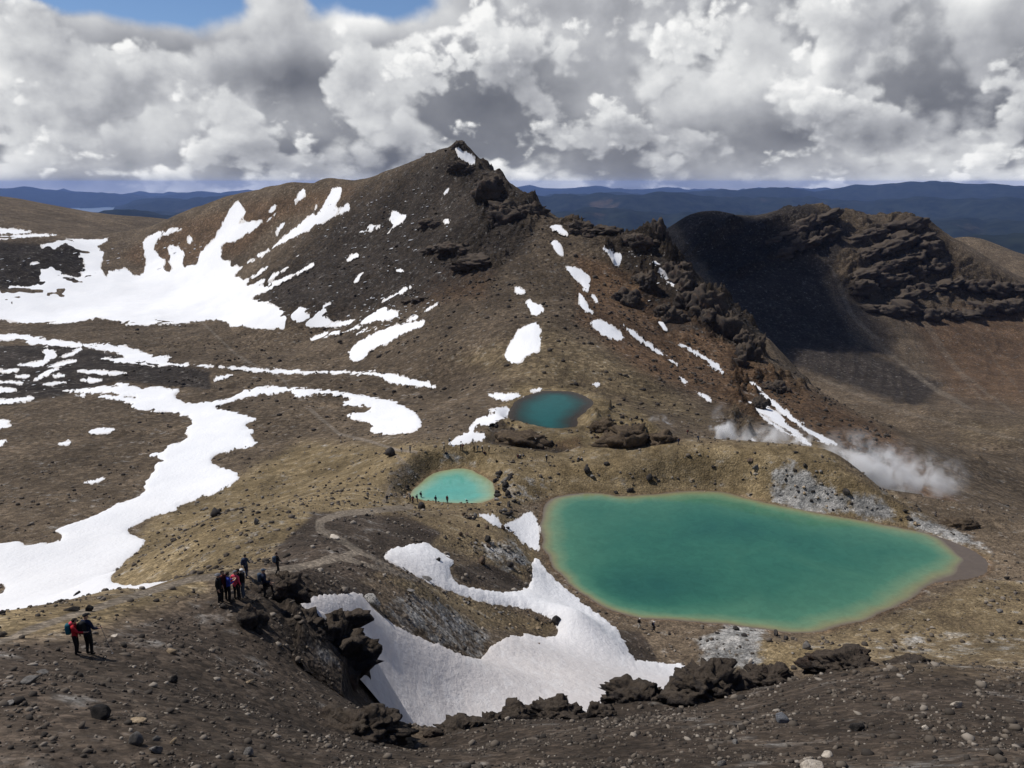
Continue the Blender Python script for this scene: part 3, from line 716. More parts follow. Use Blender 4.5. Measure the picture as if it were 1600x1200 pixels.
c = t.mix(edge(t.attr('dark')), c, dark)
c = t.mix(edge(t.attr('pale'), 2.2), c, pale)
c = t.mix(t.math('MULTIPLY', edge(t.attr('path'), 0.4), 0.9), c, path)
# single stones: random light and dark cells, coarser ones further out
vc1 = t.vor(pos, 2.6, out='Color'); vc2 = t.vor(pos, 0.75, out='Color'); vc3 = t.vor(pos, 8.0, out='Color')
def lum(col):
    s = t.node('ShaderNodeSeparateColor', {'Color': col}); return s.outputs[0]
mixv = t.math('ADD', t.math('MULTIPLY', lum(vc2), far), t.math('MULTIPLY', lum(vc1), t.math('SUBTRACT', 1.0, far)))
mixv = t.math('ADD', t.math('MULTIPLY', mixv, 0.6), t.math('MULTIPLY', lum(vc3), 0.4))
val = t.math('ADD', 0.62, t.math('MULTIPLY', t.math('POWER', mixv, 2.2), 1.25))
val = t.math('MULTIPLY', val, t.math('MULTIPLY', t.smooth(n1, 0.25, 0.75, 0.70, 1.28), t.smooth(t.noise(pos, 0.013, 3, 0.6), 0.3, 0.7, 0.84, 1.16)))
val = t.math('MULTIPLY', val, t.smooth(n3, 0.2, 0.8, 0.70, 1.25))
val = t.math('MULTIPLY', val, t.smooth(streak, 0.3, 0.7, 0.80, 1.18))
hs = t.node('ShaderNodeVectorMath', operation='SCALE'); t.set(hs, 0, c); t.set(hs, 3, val)
t.set(b, 'Base Color', hs.outputs[0]); t.set(b, 'Roughness', 0.95); t.set(b, 'Specular IOR Level', 0.15)
crg = t.attr('crag')
ridg = t.math('SUBTRACT', 1.0, t.math('ABSOLUTE', t.math('MULTIPLY', t.math('SUBTRACT', t.noise(t.vmath('MULTIPLY', pos, (1.0, 1.0, 1.6)), 0.11, 5, 0.62), 0.5), 3.0)))
b0 = t.node('ShaderNodeBump', {'Strength': 1.0, 'Distance': 6.0, 'Height': t.math('MULTIPLY', ridg, crg)})
b1 = t.node('ShaderNodeBump', {'Strength': 0.9, 'Distance': 1.6, 'Normal': b0.outputs[0], 'Height': t.math('MULTIPLY', t.noise(pos, 0.5, 5, 0.72), far)})
vd = t.vor(pos, 2.2); vd2 = t.vor(pos, 0.55)
hgt = t.math('ADD', t.math('MULTIPLY', n3, 0.10), t.math('MULTIPLY', t.math('SUBTRACT', 1.0, vd), 0.22))
hgt = t.math('ADD', hgt, t.math('MULTIPLY', t.math('MULTIPLY', t.math('SUBTRACT', 1.0, vd2), 0.6), far))
b2 = t.node('ShaderNodeBump', {'Strength': 0.75, 'Distance': 0.9, 'Height': hgt, 'Normal': b1.outputs[0]})
t.set(b, 'Normal', b2.outputs[0])

# one sheet, cut into the landforms one can point to
qc = lambda A: (A[:-1, :-1] + A[1:, 1:]) * 0.5
qx, qy, qr, qt = qc(PX), qc(PY), qc(RR), qc(TT)
mtn = (qr > 250) & (qr < 1080) & (poly_sd(qx, qy, [(235,350),(300,200),(700,150),(950,300),(1045,330),(1190,540),(1400,680),(1510,800),(1420,795),(1310,706),(1150,690),(1050,640),(900,600),(760,598),(690,570),(540,570),(520,515),(390,475),(290,430),(200,420)]) > 0)
ridge = (qr > 700) & (qt > 0.12)
ridge |= (qr > 620) & (qt > 0.2) & ~mtn
hump = (qr > 560) & (qt < -0.30) & ~mtn
near = (qr < 62) & ~((qr > 40) & (poly_sd(qx, qy, [(466,930),(700,900),(1100,1040),(1120,1200),(560,1200),(440,1090)]) > 0))
parts_ = np.zeros(mtn.shape, int); parts_[hump] = 3; parts_[ridge] = 2; parts_[mtn] = 1; parts_[near] = 4
for code, nm, lab in ((0, 'ground', 'brown volcanic ground round the lakes and across the crater floor'),
                      (1, 'mountain', 'dark brown stony mountain with a pointed summit and snow streaks'),
                      (2, 'rocky_ridge', 'far dark ridge with tilted lava ledges above scree'),
                      (3, 'lava_hill', 'low dark lava hill and brown upland behind the snowfield'),
                      (4, 'foreground_slope', 'dark steep foreground slope of loose stones')):
    f = Q[parts_ == code]
    if len(f):
        v2, f2, a2 = compact(V, f, attrs)
        obj(nm, quad_mesh(nm, v2, f2, a2), GROUND, label=lab, kind='structure')

# ------------------------------------------------------------------ lakes
def water(name, label, W, zl, cols, stops, shift=None, rough=0.06, spec=0.5, ior=1.33):
    P = np.asarray(W); c = P.mean(0)
    n = 110
    lo = P.min(0) - 2.5; hi = P.max(0) + 2.5
    xs = np.linspace(lo[0], hi[0], n); ys = np.linspace(lo[1], hi[1], n)
    X, Y = np.meshgrid(xs, ys, indexing='ij')
    sd = poly_sd(X, Y, P)
    dep = sd + 0.5 * fbm(X, Y, 7.0, 3, seed=5)
    if shift is not None: dep = shift(X, Y, dep)
    id_ = np.arange(n * n).reshape(n, n)
    q = np.stack([id_[:-1, :-1], id_[1:, :-1], id_[1:, 1:], id_[:-1, 1:]], -1)
    keep = (np.maximum.reduce([sd[:-1, :-1], sd[1:, :-1], sd[1:, 1:], sd[:-1, 1:]]) > -2.2)
    v2, f2, a2 = compact(np.stack([X, Y, np.full_like(X, zl)], -1).reshape(-1, 3), q[keep], {'depth': dep.ravel()})
    m, t, b = material(name + '_water')
    pos = t.node('ShaderNodeNewGeometry').outputs['Position']
    d = t.attr('depth')
    d = t.math('ADD', d, t.math('MULTIPLY', t.math('SUBTRACT', t.noise(pos, 0.09, 5, 0.6, 0.6), 0.5), t.math('MULTIPLY', t.math('MINIMUM', t.math('MAXIMUM', d, 0.0), 8.0), 1.1)))
    rampn = t.node('ShaderNodeValToRGB'); cr = rampn.color_ramp
    mx = stops[-1]
    while len(cr.elements) < len(cols): cr.elements.new(0.5)
    for e, s, cc in zip(cr.elements, stops, cols):
        e.position = s / mx; e.color = cc + (1.0,)
    t.set(rampn, 'Fac', t.math('DIVIDE', d, mx))
    mott = t.smooth(t.noise(pos, 0.5, 5, 0.7, 1.0), 0.25, 0.75, 0.90, 1.10)
    sc = t.node('ShaderNodeVectorMath', operation='SCALE'); t.set(sc, 0, rampn.outputs[0]); t.set(sc, 3, mott)
    t.set(b, 'Base Color', sc.outputs[0]); t.set(b, 'Roughness', rough); t.set(b, 'IOR', ior); t.set(b, 'Specular IOR Level', spec)
    bp = t.node('ShaderNodeBump', {'Strength': 0.12, 'Distance': 0.05, 'Height': t.noise(t.vmath('MULTIPLY', pos, (1.0, 1.6, 1.0)), 3.0, 4, 0.6)})
    t.set(b, 'Normal', bp.outputs[0])
    o = obj(name, quad_mesh(name, v2, f2, a2, smooth=True), m, label=label, kind='structure')
    return o
zl, W = LAKES['big']
east = at_z(1516, 880, zl)[:2]
deep = at_z(960, 930, zl)[:2]; deep2 = at_z(1170, 830, zl)[:2]
def sh_big(X, Y, d):
    e = np.hypot((X - east[0]) / 9.5, (Y - east[1]) / 10)
    d = d - 3.6 * sstep(1.3, 0.2, e)
    d = np.where(d > 5, 5 + 6.0 * (1 - np.exp(-(d - 5) / 6.0)), d)
    return d + 9 * np.exp(-(((X - deep[0]) / 17) ** 2 + ((Y - deep[1]) / 10) ** 2)) * sstep(0, 5, d) + 3.5 * np.exp(-(((X - deep2[0]) / 14) ** 2 + ((Y - deep2[1]) / 6) ** 2))
water('emerald_lake', 'largest lake, opaque emerald green water with olive shallows', W, zl,
      [(0.118, 0.092, 0.068), (0.155, 0.130, 0.090), (0.185, 0.190, 0.100), (0.125, 0.205, 0.118), (0.060, 0.164, 0.104), (0.032, 0.120, 0.082), (0.015, 0.070, 0.060)], [0, 0.25, 0.9, 2.4, 5.0, 11.0, 19.0], sh_big, spec=0.25)
zl, W = LAKES['small']
water('turquoise_lake', 'small milky turquoise lake with hikers standing along its near edge', W, zl,
      [(0.20, 0.17, 0.11), (0.24, 0.27, 0.15), (0.21, 0.33, 0.22), (0.11, 0.33, 0.265), (0.080, 0.32, 0.270)], [0, 0.4, 1.6, 4.0, 10.0], spec=0.35)
zl, W = LAKES['third']
water('teal_lake', 'dark teal lake in a rocky pit at the foot of the mountain', W, zl,
      [(0.034, 0.024, 0.018), (0.022, 0.020, 0.017), (0.010, 0.040, 0.040), (0.007, 0.075, 0.076), (0.007, 0.085, 0.088)], [0, 1.5, 3.5, 6.5, 14.0], lambda X, Y, d: d * 0.9, rough=0.03, spec=0.3, ior=1.10)

# ------------------------------------------------------------------ snow
SNOWM, t, b = material('old_snow')
pos = t.node('ShaderNodeNewGeometry').outputs['Position']
dirt = t.attr('dirt')
nd = t.noise(t.vmath('MULTIPLY', pos, (1.0, 0.35, 1.0)), 0.7, 7, 0.7, 0.8)
ns = t.noise(pos, 9.0, 3, 0.7)
clean = t.mix(t.noise(pos, 0.08, 4), (0.71, 0.725, 0.75), (0.83, 0.83, 0.83))
dirty = t.mix(t.smooth(nd, 0.3, 0.7), (0.47, 0.425, 0.40), (0.60, 0.575, 0.56))
c = t.mix(t.math('MULTIPLY', dirt, t.smooth(nd, 0.15, 0.55, 0.55, 1.0)), clean, dirty)
speck = t.math('MULTIPLY', t.smooth(ns, 0.68, 0.76), t.math('MULTIPLY', dirt, 0.8))
c = t.mix(speck, c, (0.12, 0.10, 0.085))
rim = t.smooth(t.math('ADD', t.attr('edge'), t.math('MULTIPLY', t.math('SUBTRACT', nd, 0.5), 3.0)), 2.0, -0.5)
c = t.mix(t.math('MULTIPLY', rim, 0.45), c, (0.42, 0.35, 0.27))
# ragged melt edge: stones show through where the sheet thins out
pp = t.node('ShaderNodeVectorMath', operation='DIVIDE'); t.set(pp, 0, pos)
sv = t.attr('span'); t.set(pp, 1, t.node('ShaderNodeCombineXYZ', {'X': sv, 'Y': t.math('MULTIPLY', sv, 2.6), 'Z': t.math('MULTIPLY', sv, 2.0)}).outputs[0])
mel = t.math('MULTIPLY', t.math('SUBTRACT', t.noise(pp.outputs[0], 0.16, 5, 0.68), 0.5), 15.0)
alp = t.smooth(t.math('ADD', t.attr('edge'), mel), -0.35, 0.35)
t.set(b, 'Alpha', alp)
t.set(b, 'Base Color', c); t.set(b, 'Roughness', 0.75); t.set(b, 'Specular IOR Level', 0.25)
bp = t.node('ShaderNodeBump', {'Strength': 0.55, 'Distance': 0.4, 'Height': t.math('ADD', t.noise(pos, 1.3, 6, 0.65), t.math('MULTIPLY', t.noise(t.vmath('MULTIPLY', pos, (1.0, 0.4, 1.0)), 0.25, 3), 1.5))})
t.set(b, 'Normal', bp.outputs[0])
SNOW_LABEL = {}
def snow_label(i, kind, P):
    return SNOW_LABELS.get(i)
SNOW_LABELS = {
 0: ('snow_field', 'broad white snowfield across the crater floor with tongues running up the mountain'),
 2: ('snow_patch', 'thick snow lobe ending on the crater floor below streaks of stony snow'),
 13: ('snow_patch', 'short slanting snow bar on the shoulder just above the snowfield'),
 17: ('snow_patch', 'bright snow fan lying against the summit rocks'),
 21: ('snow_patch', 'uppermost white patch below the crags on the mountain\'s sunlit flank'),
 22: ('snow_patch', 'second small leaf-shaped snow patch down the brown flank'),
 23: ('snow_patch', 'broad-headed snow patch with a narrow tail on the brown flank'),
 26: ('snow_patch', 'ragged triangular snow patch low on the brown flank'),
 27: ('snow_patch', 'small snow patch tucked among the black crags beside the spire'),
 28: ('snow_patch', 'tiny oval snow patch above the big flank patch'),
 29: ('snow_patch', 'dusty four-sided snow patch just above the big flank patch'),
 30: ('snow_patch', 'large pale snow slab in a hollow above the dark teal lake'),
 31: ('snow_patch', 'long thin snow line slanting down the brown flank'),
 32: ('snow_patch', 'spindle-shaped snow patch below the dark cliff cleft'),
 37: ('snow_streak', 'long snow streak, upper of the pair running down to the steam'),
 38: ('snow_streak', 'wide snow streak, lower of the pair running down to the steam'),
 39: ('snow_streak', 'thin snow streak under the wide pair above the steam'),
 40: ('snow_streak', 'short snow streak half hidden by the small steam plume'),
 41: ('snow_patch', 'lone snow scrap high on the far dark ridge'),
 45: ('snow_patch', 'upper flat snow strip on the upland at the picture\'s edge'),
 46: ('snow_patch', 'lower thin snow strip on the upland at the picture\'s edge'),
 47: ('snow_band', 'long winding snow band crossing the crater floor'),
 61: ('snow_tongue', 'great white snow tongue winding down between brown slopes'),
 63: ('snow_patch', 'lens-shaped snow patch alone on the brown plain'),
 64: ('snow_patch', 'small flat snow bar alone on the brown plain'),
 65: ('snow_patch', 'notched snow patch at the picture\'s edge, upper of two'),
 66: ('snow_patch', 'pointed snow patch at the picture\'s edge, lower of two'),
 67: ('snow_patch', 'thin ragged snow scrap beside the great snow tongue'),
 68: ('snow_patch', 'small slanting snow bar between the two snow bands'),
 69: ('snow_patch', 'flat snow bank touching the teal lake'),
 70: ('snow_patch', 'small snow scrap on the teal lake\'s far shore'),
 71: ('snow_patch', 'bent snow bank running down from the teal lake'),
 73: ('snow_field', 'dusty grey-white snow bowl below the foreground rocks beside the emerald lake'),
 74: ('snow_patch', 'snow wedge between the boulders and the emerald lake\'s near end'),
}
ORDINAL = 'first second third fourth fifth sixth seventh eighth ninth tenth eleventh twelfth thirteenth fourteenth fifteenth'.split()
DEFAULT = {'streak': ('snow_streak', 'thin stony snow streak on the dark scree', 'thin streaks on the dark scree'),
           'slope': ('snow_patch', 'small snow scrap on the mountain\'s dark stony face', 'snow scraps on the dark face'),
           'flank': ('snow_patch', 'small narrow snow scrap on the mountain\'s brown flank', 'snow scraps on the brown flank'),
           'crag': ('snow_patch', 'little snow scrap caught in the black crags', 'snow scraps in the crags'),
           'lava': ('snow_strip', 'narrow flat snow strip on the black lava plain', 'snow strips on the black lava'),
           'shore': ('snow_patch', 'tiny snow scrap beyond the teal lake', 'snow scraps by the teal lake')}
from collections import deque
def largest(mask, score):
    """the biggest connected piece of a patch"""
    lab = np.zeros(mask.shape, np.int32); best, bs, k = 0, -1, 0
    todo = mask.copy(); A, Bn = mask.shape
    for i0, j0 in np.argwhere(mask):
        if lab[i0, j0]: continue
        k += 1; dq = deque([(i0, j0)]); lab[i0, j0] = k; sc = 0
        while dq:
            a_, b_ = dq.popleft(); sc += score[a_, b_] > 0
            for c_, d_ in ((a_ + 1, b_), (a_ - 1, b_), (a_, b_ + 1), (a_, b_ - 1)):
                if 0 <= c_ < A and 0 <= d_ < Bn and mask[c_, d_] and not lab[c_, d_]:
                    lab[c_, d_] = k; dq.append((c_, d_))
        if sc > bs: best, bs = k, sc
    return lab == best
dirt_field = union(0.95 * sstep(115, 80, RR), 0.25 * sstep(260, 140, RR)).astype(np.float32)
for i, item in enumerate(SNOWZ):
    if item is None: continue
    W, sd, thick = item
    thick = thick * 0.55
    r = RR[W]; m_px = r / F_PX
    if SNOW[i][1] < 60:
        h = np.where(sd > 0, thick * (1 - np.exp(-sd * m_px / (1.6 * thick))), np.maximum(sd, -4) * m_px * 0.5 - 0.03)
    else:
        h = 0.06 + 0.30 * sstep(-2.0, 14.0, sd) * np.clip(m_px * 3, 0.3, 1.0)
    z = (SURF if SNOW[i][0] in ('crag', 'summit') else SURF_SMOOTH)[W] + h + 0.06 * np.clip(m_px * 2, 0.2, 1)
    if SNOW[i][1] < 60: z = np.where(sd < -1.5, np.minimum(z, SURF[W] - 0.15), z)
    na, nb = sd.shape
    id_ = np.arange(na * nb).reshape(na, nb)
    q = np.stack([id_[:-1, :-1], id_[:-1, 1:], id_[1:, 1:], id_[1:, :-1]], -1)
    mx = np.maximum.reduce([sd[:-1, :-1], sd[1:, :-1], sd[1:, 1:], sd[:-1, 1:]])
    f = q[largest(mx > -3.0, mx)]
    if len(f) == 0: continue
    v = np.stack([GX[W], GY[W], z], -1).reshape(-1, 3)
    kd = SNOW[i][0]
    dv = dirt_field[W].ravel()
    v, f, a = compact(v, f, {'dirt': dv, 'edge': sd.ravel(), 'span': (m_px + 0 * sd).ravel()})
    if i in SNOW_LABELS:
        nm, lab = SNOW_LABELS[i]; grp = None
    else:
        nm, lab, grp = DEFAULT[kd]
        peers = sorted((j for j in range(len(SNOW)) if SNOW[j][0] == kd and j not in SNOW_LABELS), key=lambda j: np.mean([p_[1] for p_ in SNOW[j][4]]))
        if len(peers) > 1: lab = lab + ', ' + ORDINAL[peers.index(i)] + ' from the top'
    obj(nm, quad_mesh(nm, v, f, a), SNOWM, label=lab, cat='snow', group=grp)

# ------------------------------------------------------------------ distant hills, lowland and far lake
HT = np.linspace(-1.25, 1.25, 420); HL = np.linspace(math.log(2400), math.log(64000), 190)
T2, L2 = np.meshgrid(HT, HL, indexing='ij'); R2 = np.exp(L2); X2 = R2 * np.sin(T2); Y2 = R2 * np.cos(T2)
def spy(y): return float(ray(800, y)[1])
z = np.full(R2.shape, -1120.0) + 40 * fbm(X2, Y2, 4000, 4, 0.5, 61)
z = np.maximum(z, -420 - (R2 - 2400) * 0.16)      # the outer slopes of the volcano
RANGES = [  # distance, crest height in the photo by photo x, width
 (9000, [(-400,420),(700,420),(900,372),(1100,372),(1300,375),(1600,372),(2000,372)], 1900),
 (14500, [(-400,400),(0,360),(140,345),(200,330),(260,336),(300,345),(420,350),(700,345),(850,338),(950,328),(1100,342),(1300,340),(1500,352),(1600,345),(2000,340)], 2200),
 (22000, [(-400,352),(200,352),(330,330),(400,326),(600,330),(800,316),(950,305),(1050,308),(1150,311),(1300,318),(1450,310),(1600,318),(2000,318)], 2700),
 (31000, [(-400,352),(180,350),(280,320),(420,312),(700,310),(800,309),(900,311),(1050,306),(1180,302),(1230,303),(1320,294),(1400,292),(1440,291),(1520,297),(1600,303),(2000,303)], 3800),
 (54000, [(-400,306),(0,309),(60,303),(95,299),(125,305),(200,313),(300,312),(600,309),(800,303),(900,301),(1100,303),(1600,305),(2000,306)], 7000),
]
colpx = 800 + F_PX * np.tan(T2) * CP     # close enough to the photo column near the horizon
for k, (r0, prof, wd) in enumerate(RANGES):
    pr = np.array(prof, float)
    crest = np.interp(colpx, pr[:, 0], pr[:, 1]) - np.array([3, 3, 6, 7, 7])[k]
    crest = crest + (7.0 if k else 6) * fbm(T2, T2 * 0 + k * 3.7, 0.055, 6, 0.55, 80 + k)
    s = np.vectorize(lambda v: 0)(0) if False else (-SP + (600 - crest) / F_PX * CP) / np.hypot(0.0, CP + (600 - crest) / F_PX * SP)
    s = s * np.cos(T2)
    rw = r0 * (1 + 0.10 * fbm(T2, T2 * 0, 0.25, 3, 0.5, 90 + k))
    zc = s * rw
    g = np.exp(-np.abs((R2 - rw) / wd) ** 1.5)
    hgt = -1120 + (zc + 1120) * g
    spur = fbm(X2, Y2, wd * 0.9, 5, 0.55, 95 + k, ridged=True)
    hgt = hgt + g * (1 - g) * 520 * spur * (wd / 2500) ** 0.5 + 18 * (1 - g) * spur
    z = np.maximum(z, hgt)
lake_t = (T2 > -0.62) & (T2 < -0.395) & (R2 > 31000) & (R2 < 47000)
z = np.where(lake_t & (z < -900), -1160, z)
HILLM, t, b = material('forest_hills')
pos = t.node('ShaderNodeNewGeometry').outputs['Position']
nn = t.noise(pos, 0.0006, 6, 0.65); nb2 = t.noise(pos, 0.0035, 5, 0.7)
c = t.mix(t.smooth(nb2, 0.3, 0.7), (0.010, 0.015, 0.016), (0.026, 0.033, 0.030))
c = t.mix(t.smooth(nn, 0.60, 0.72), c, (0.075, 0.060, 0.045))
t.set(b, 'Base Color', c); t.set(b, 'Roughness', 1.0); t.set(b, 'Specular IOR Level', 0.0)
id_ = np.arange(R2.size).reshape(R2.shape)
q = np.stack([id_[:-1, :-1], id_[:-1, 1:], id_[1:, 1:], id_[1:, :-1]], -1).reshape(-1, 4)
obj('hills', quad_mesh('hills', np.stack([X2, Y2, z], -1).reshape(-1, 3), q), HILLM, label='blue hazy forested hill ranges along the horizon', kind='structure')
fl_t = np.linspace(-0.66, -0.36, 40); fl_r = np.linspace(30000, 50000, 12)
FT, FR = np.meshgrid(fl_t, fl_r, indexing='ij')
id_ = np.arange(FT.size).reshape(FT.shape)
q = np.stack([id_[:-1, :-1], id_[:-1, 1:], id_[1:, 1:], id_[1:, :-1]], -1).reshape(-1, 4)
FARW, t, b = material('far_water')
t.set(b, 'Base Color', (0.07, 0.11, 0.15, 1)); t.set(b, 'Roughness', 0.35)
obj('distant_lake', quad_mesh('distant_lake', np.stack([FR * np.sin(FT), FR * np.cos(FT), np.full(FT.shape, -1128.0)], -1).reshape(-1, 3), q), FARW,
    label='pale distant lake on the horizon below the clouds', kind='structure')

# ------------------------------------------------------------------ rock shapes
def perlin3(p, seed=0):
    i = np.floor(p); f = p - i; i = i.astype(np.int64)
    u = f * f * f * (f * (f * 6 - 15) + 10)
    def g(a, b, c):
        h = ((i[:, 0] + a) * 374761393 + (i[:, 1] + b) * 668265263 + (i[:, 2] + c) * 2147483647 + seed * 974634777) & 0xffffffff
        h = ((h ^ (h >> 13)) * 1274126177) & 0xffffffff; h = (h ^ (h >> 16)) & 0xffff
        th = (h & 255) / 255.0 * 6.2832; ph = (h >> 8) / 255.0 * 2 - 1
        s_ = np.sqrt(1 - ph * ph)
        return s_ * np.cos(th) * (f[:, 0] - a) + s_ * np.sin(th) * (f[:, 1] - b) + ph * (f[:, 2] - c)
    def lx(b, c): return g(0, b, c) * (1 - u[:, 0]) + g(1, b, c) * u[:, 0]
    def ly(c): return lx(0, c) * (1 - u[:, 1]) + lx(1, c) * u[:, 1]
    return ly(0) * (1 - u[:, 2]) + ly(1) * u[:, 2]
def ico(sub):
    bm = bmesh.new(); bmesh.ops.create_icosphere(bm, subdivisions=sub, radius=1.0)
    bm.verts.ensure_lookup_table()
    v = np.array([x.co[:] for x in bm.verts]); f = np.array([[q.index for q in x.verts] for x in bm.faces]); bm.free()
    return v, f
ICO1, ICO2, ICO3, ICO4, ICO5, ICO6 = ico(1), ico(2), ico(3), ico(4), ico(5), ico(6)
def rock(seed, base, cuts=9, rough=0.10, sq=(1, 0.8, 0.7)):
    r_ = np.random.default_rng(seed); v = base[0].copy()
    for _ in range(cuts):                       # flat broken faces
        n = r_.normal(size=3); n /= np.linalg.norm(n); d = r_.uniform(0.40, 0.78)
        k = v @ n; m = k > d
        v[m] -= np.outer(k[m] - d, n) * 0.92
    v += v * (rough * 2 * perlin3(v * 1.8 + seed, seed) + rough * perlin3(v * 4.5 + seed, seed + 1))[:, None]
    return v * np.array(sq) * r_.uniform(0.85, 1.15, 3), base[1]
def rock_material(name, c0, c1, scale=2.0):
    m, t, b = material(name)
    tc = t.node('ShaderNodeTexCoord').outputs['Object']; rnd = t.node('ShaderNodeObjectInfo').outputs['Random']
    n = t.noise(t.vmath('ADD', tc, t.node('ShaderNodeCombineXYZ', {'X': t.math('MULTIPLY', rnd, 40.0)}).outputs[0]), scale, 6, 0.65)
    c = t.mix(t.smooth(n, 0.3, 0.7), c0, c1)
    sc = t.node('ShaderNodeVectorMath', operation='SCALE'); t.set(sc, 0, c); t.set(sc, 3, t.math('ADD', 0.75, t.math('MULTIPLY', rnd, 0.5)))
    t.set(b, 'Base Color', sc.outputs[0]); t.set(b, 'Roughness', 0.92); t.set(b, 'Specular IOR Level', 0.2)
    bp = t.node('ShaderNodeBump', {'Strength': 0.7, 'Distance': 0.12, 'Height': t.noise(tc, scale * 4, 6, 0.7)})
    t.set(b, 'Normal', bp.outputs[0])
    return m
ROCKM = {'dark': rock_material('dark_lava_rock', (0.016, 0.015, 0.015), (0.052, 0.045, 0.040)),
         'grey': rock_material('grey_andesite', (0.10, 0.095, 0.088), (0.22, 0.205, 0.19)),
         'tan': rock_material('tan_rock', (0.19, 0.14, 0.085), (0.36, 0.28, 0.19)),
         'pale': rock_material('pale_rock', (0.36, 0.31, 0.25), (0.62, 0.55, 0.46)),
         'brown': rock_material('brown_rock', (0.06, 0.042, 0.030), (0.14, 0.10, 0.07)),
         'blue': rock_material('blue_grey_rock', (0.11, 0.115, 0.125), (0.19, 0.195, 0.21)),
         'veined': rock_material('veined_rock', (0.05, 0.05, 0.05), (0.50, 0.48, 0.45), 5.0)}
SHAPES = []
for k in range(7):
    v, f = rock(20 + k, ICO3, 13 + k, 0.07, ((1, 0.85, 0.75), (1, 0.7, 0.5), (1, 0.9, 0.9), (1, 0.6, 0.75), (1, 0.75, 0.35), (0.8, 0.8, 1.1), (1, 0.8, 0.62))[k])
    SHAPES.append((v, f))
SHAPE_ME = {}
def shape_mesh(k, col):
    if (k, col) not in SHAPE_ME:
        me = quad_mesh('boulder', *SHAPES[k], smooth=False)
        me.materials.append(ROCKM[col]); SHAPE_ME[(k, col)] = me
    return SHAPE_ME[(k, col)]
def place_rock(name, px, py, wpx, k, col, label, group=None, rmin=0, cat='rock', tall=1.0, turn=None, sink=0.30):
    p = land(px, py, rmin)
    dist = np.linalg.norm(p); s = wpx * dist / F_PX * 0.5
    o = bpy.data.objects.new(name, shape_mesh(k, col)); COL.objects.link(o)
    o.location = (p[0], p[1], p[2] + s * 0.7 * tall * (1 - sink) - s * 0.1)
    o.rotation_euler = (rng.uniform(-0.3, 0.3), rng.uniform(-0.3, 0.3), rng.uniform(0, 6.28) if turn is None else turn)
    o.scale = (s, s, s * tall)
    tag(o, label, cat, group)
    return o

# ---- lava outcrops: knobbly masses standing out of the slope
def outcrop(name, label, cx, cy, wpx, hpx, r=None, seed=1, depth=0.8, lean=0.0, base=ICO6, amp=0.34, mat='dark', dz=0.0, blunt=0.0, freq=1.5):
    """cx, cy: photo point of its foot; wpx, hpx: size in photo pixels at its distance"""
    p = land(cx, cy) if r is None else None
    if p is None:
        t_, s_ = ray(cx, cy); p = np.array([r * math.sin(t_), r * math.cos(t_), r * s_])
    dist = np.linalg.norm(p); w = wpx * dist / F_PX * 0.5; h = hpx * dist / F_PX
    v = base[0].copy(); r2 = np.random.default_rng(seed)
    rad = np.ones(len(v)) + 0.30 * perlin3(v * 1.3 + seed, seed)
    vw = v + 0.25 * np.stack([perlin3(v * 3 + 5, seed + 1), perlin3(v * 3 + 9, seed + 2), perlin3(v * 3 + 13, seed + 3)], -1)
    for ns_, am in ((20, 0.20), (80, 0.15), (330, 0.09)):      # broken blocks, each with its own face
        sd_ = r2.normal(size=(ns_, 3)); sd_ /= np.linalg.norm(sd_, axis=1)[:, None]
        k_ = np.argmax(vw @ sd_.T, 1); tilt = r2.normal(size=(ns_, 3)) * am * 1.6
        rad += am * r2.uniform(-1, 1, ns_)[k_] + ((v - sd_[k_]) * tilt[k_]).sum(1)
    f = 9.0; a = 0.03
    for o_ in range(4):
        rad += a * (0.4 - 1.8 * np.abs(perlin3(v * f + seed, seed + 20 + o_))); a *= 0.6; f *= 2.1
    v = v * rad[:, None]
    v[:, 2] = np.sign(v[:, 2]) * np.abs(v[:, 2]) ** (1 - blunt)
    v = v * np.array([w, w * depth, h * 0.62])
    v[:, 0] += lean * np.clip(v[:, 2], 0, None)
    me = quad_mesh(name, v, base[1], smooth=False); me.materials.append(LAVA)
    o = obj(name, me, label=label, cat='rock'); o.location = (p[0], p[1] + w * depth * 0.2, p[2] + h * 0.33 + dz)
    return o
LAVA, t, b = material('black_lava')
pos = t.node('ShaderNodeNewGeometry').outputs['Position']
n1 = t.noise(pos, 1.6, 7, 0.7); n2 = t.noise(pos, 0.35, 4, 0.6)
c = t.mix(t.smooth(n1, 0.3, 0.75), (0.024, 0.021, 0.020), (0.078, 0.065, 0.057))
c = t.mix(t.math('MULTIPLY', t.smooth(n2, 0.52, 0.66), 0.6), c, (0.095, 0.060, 0.044))
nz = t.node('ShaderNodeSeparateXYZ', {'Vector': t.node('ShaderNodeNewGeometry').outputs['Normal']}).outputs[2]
top_brown = t.smooth(t.math('ADD', nz, t.math('MULTIPLY', t.math('SUBTRACT', n1, 0.5), 0.9)), 0.45, 0.85)      # lighter brown on upward-facing parts
c = t.mix(t.math('MULTIPLY', top_brown, 0.8), c, t.mix(n1, (0.060, 0.047, 0.036), (0.110, 0.086, 0.064)))
t.set(b, 'Base Color', c); t.set(b, 'Roughness', 0.95); t.set(b, 'Specular IOR Level', 0.15)
vd = t.vor(pos, 4.0)
bp = t.node('ShaderNodeBump', {'Strength': 1.0, 'Distance': 0.22, 'Height': t.math('ADD', t.noise(pos, 5.0, 7, 0.75), t.math('MULTIPLY', vd, 0.7))})
t.set(b, 'Normal', bp.outputs[0])
BANKM, t, b = material('brown_bank_rock')
pos = t.node('ShaderNodeNewGeometry').outputs['Position']
n1 = t.noise(pos, 0.9, 6, 0.7)
c = t.mix(t.smooth(n1, 0.3, 0.7), (0.050, 0.037, 0.027), (0.135, 0.100, 0.066))
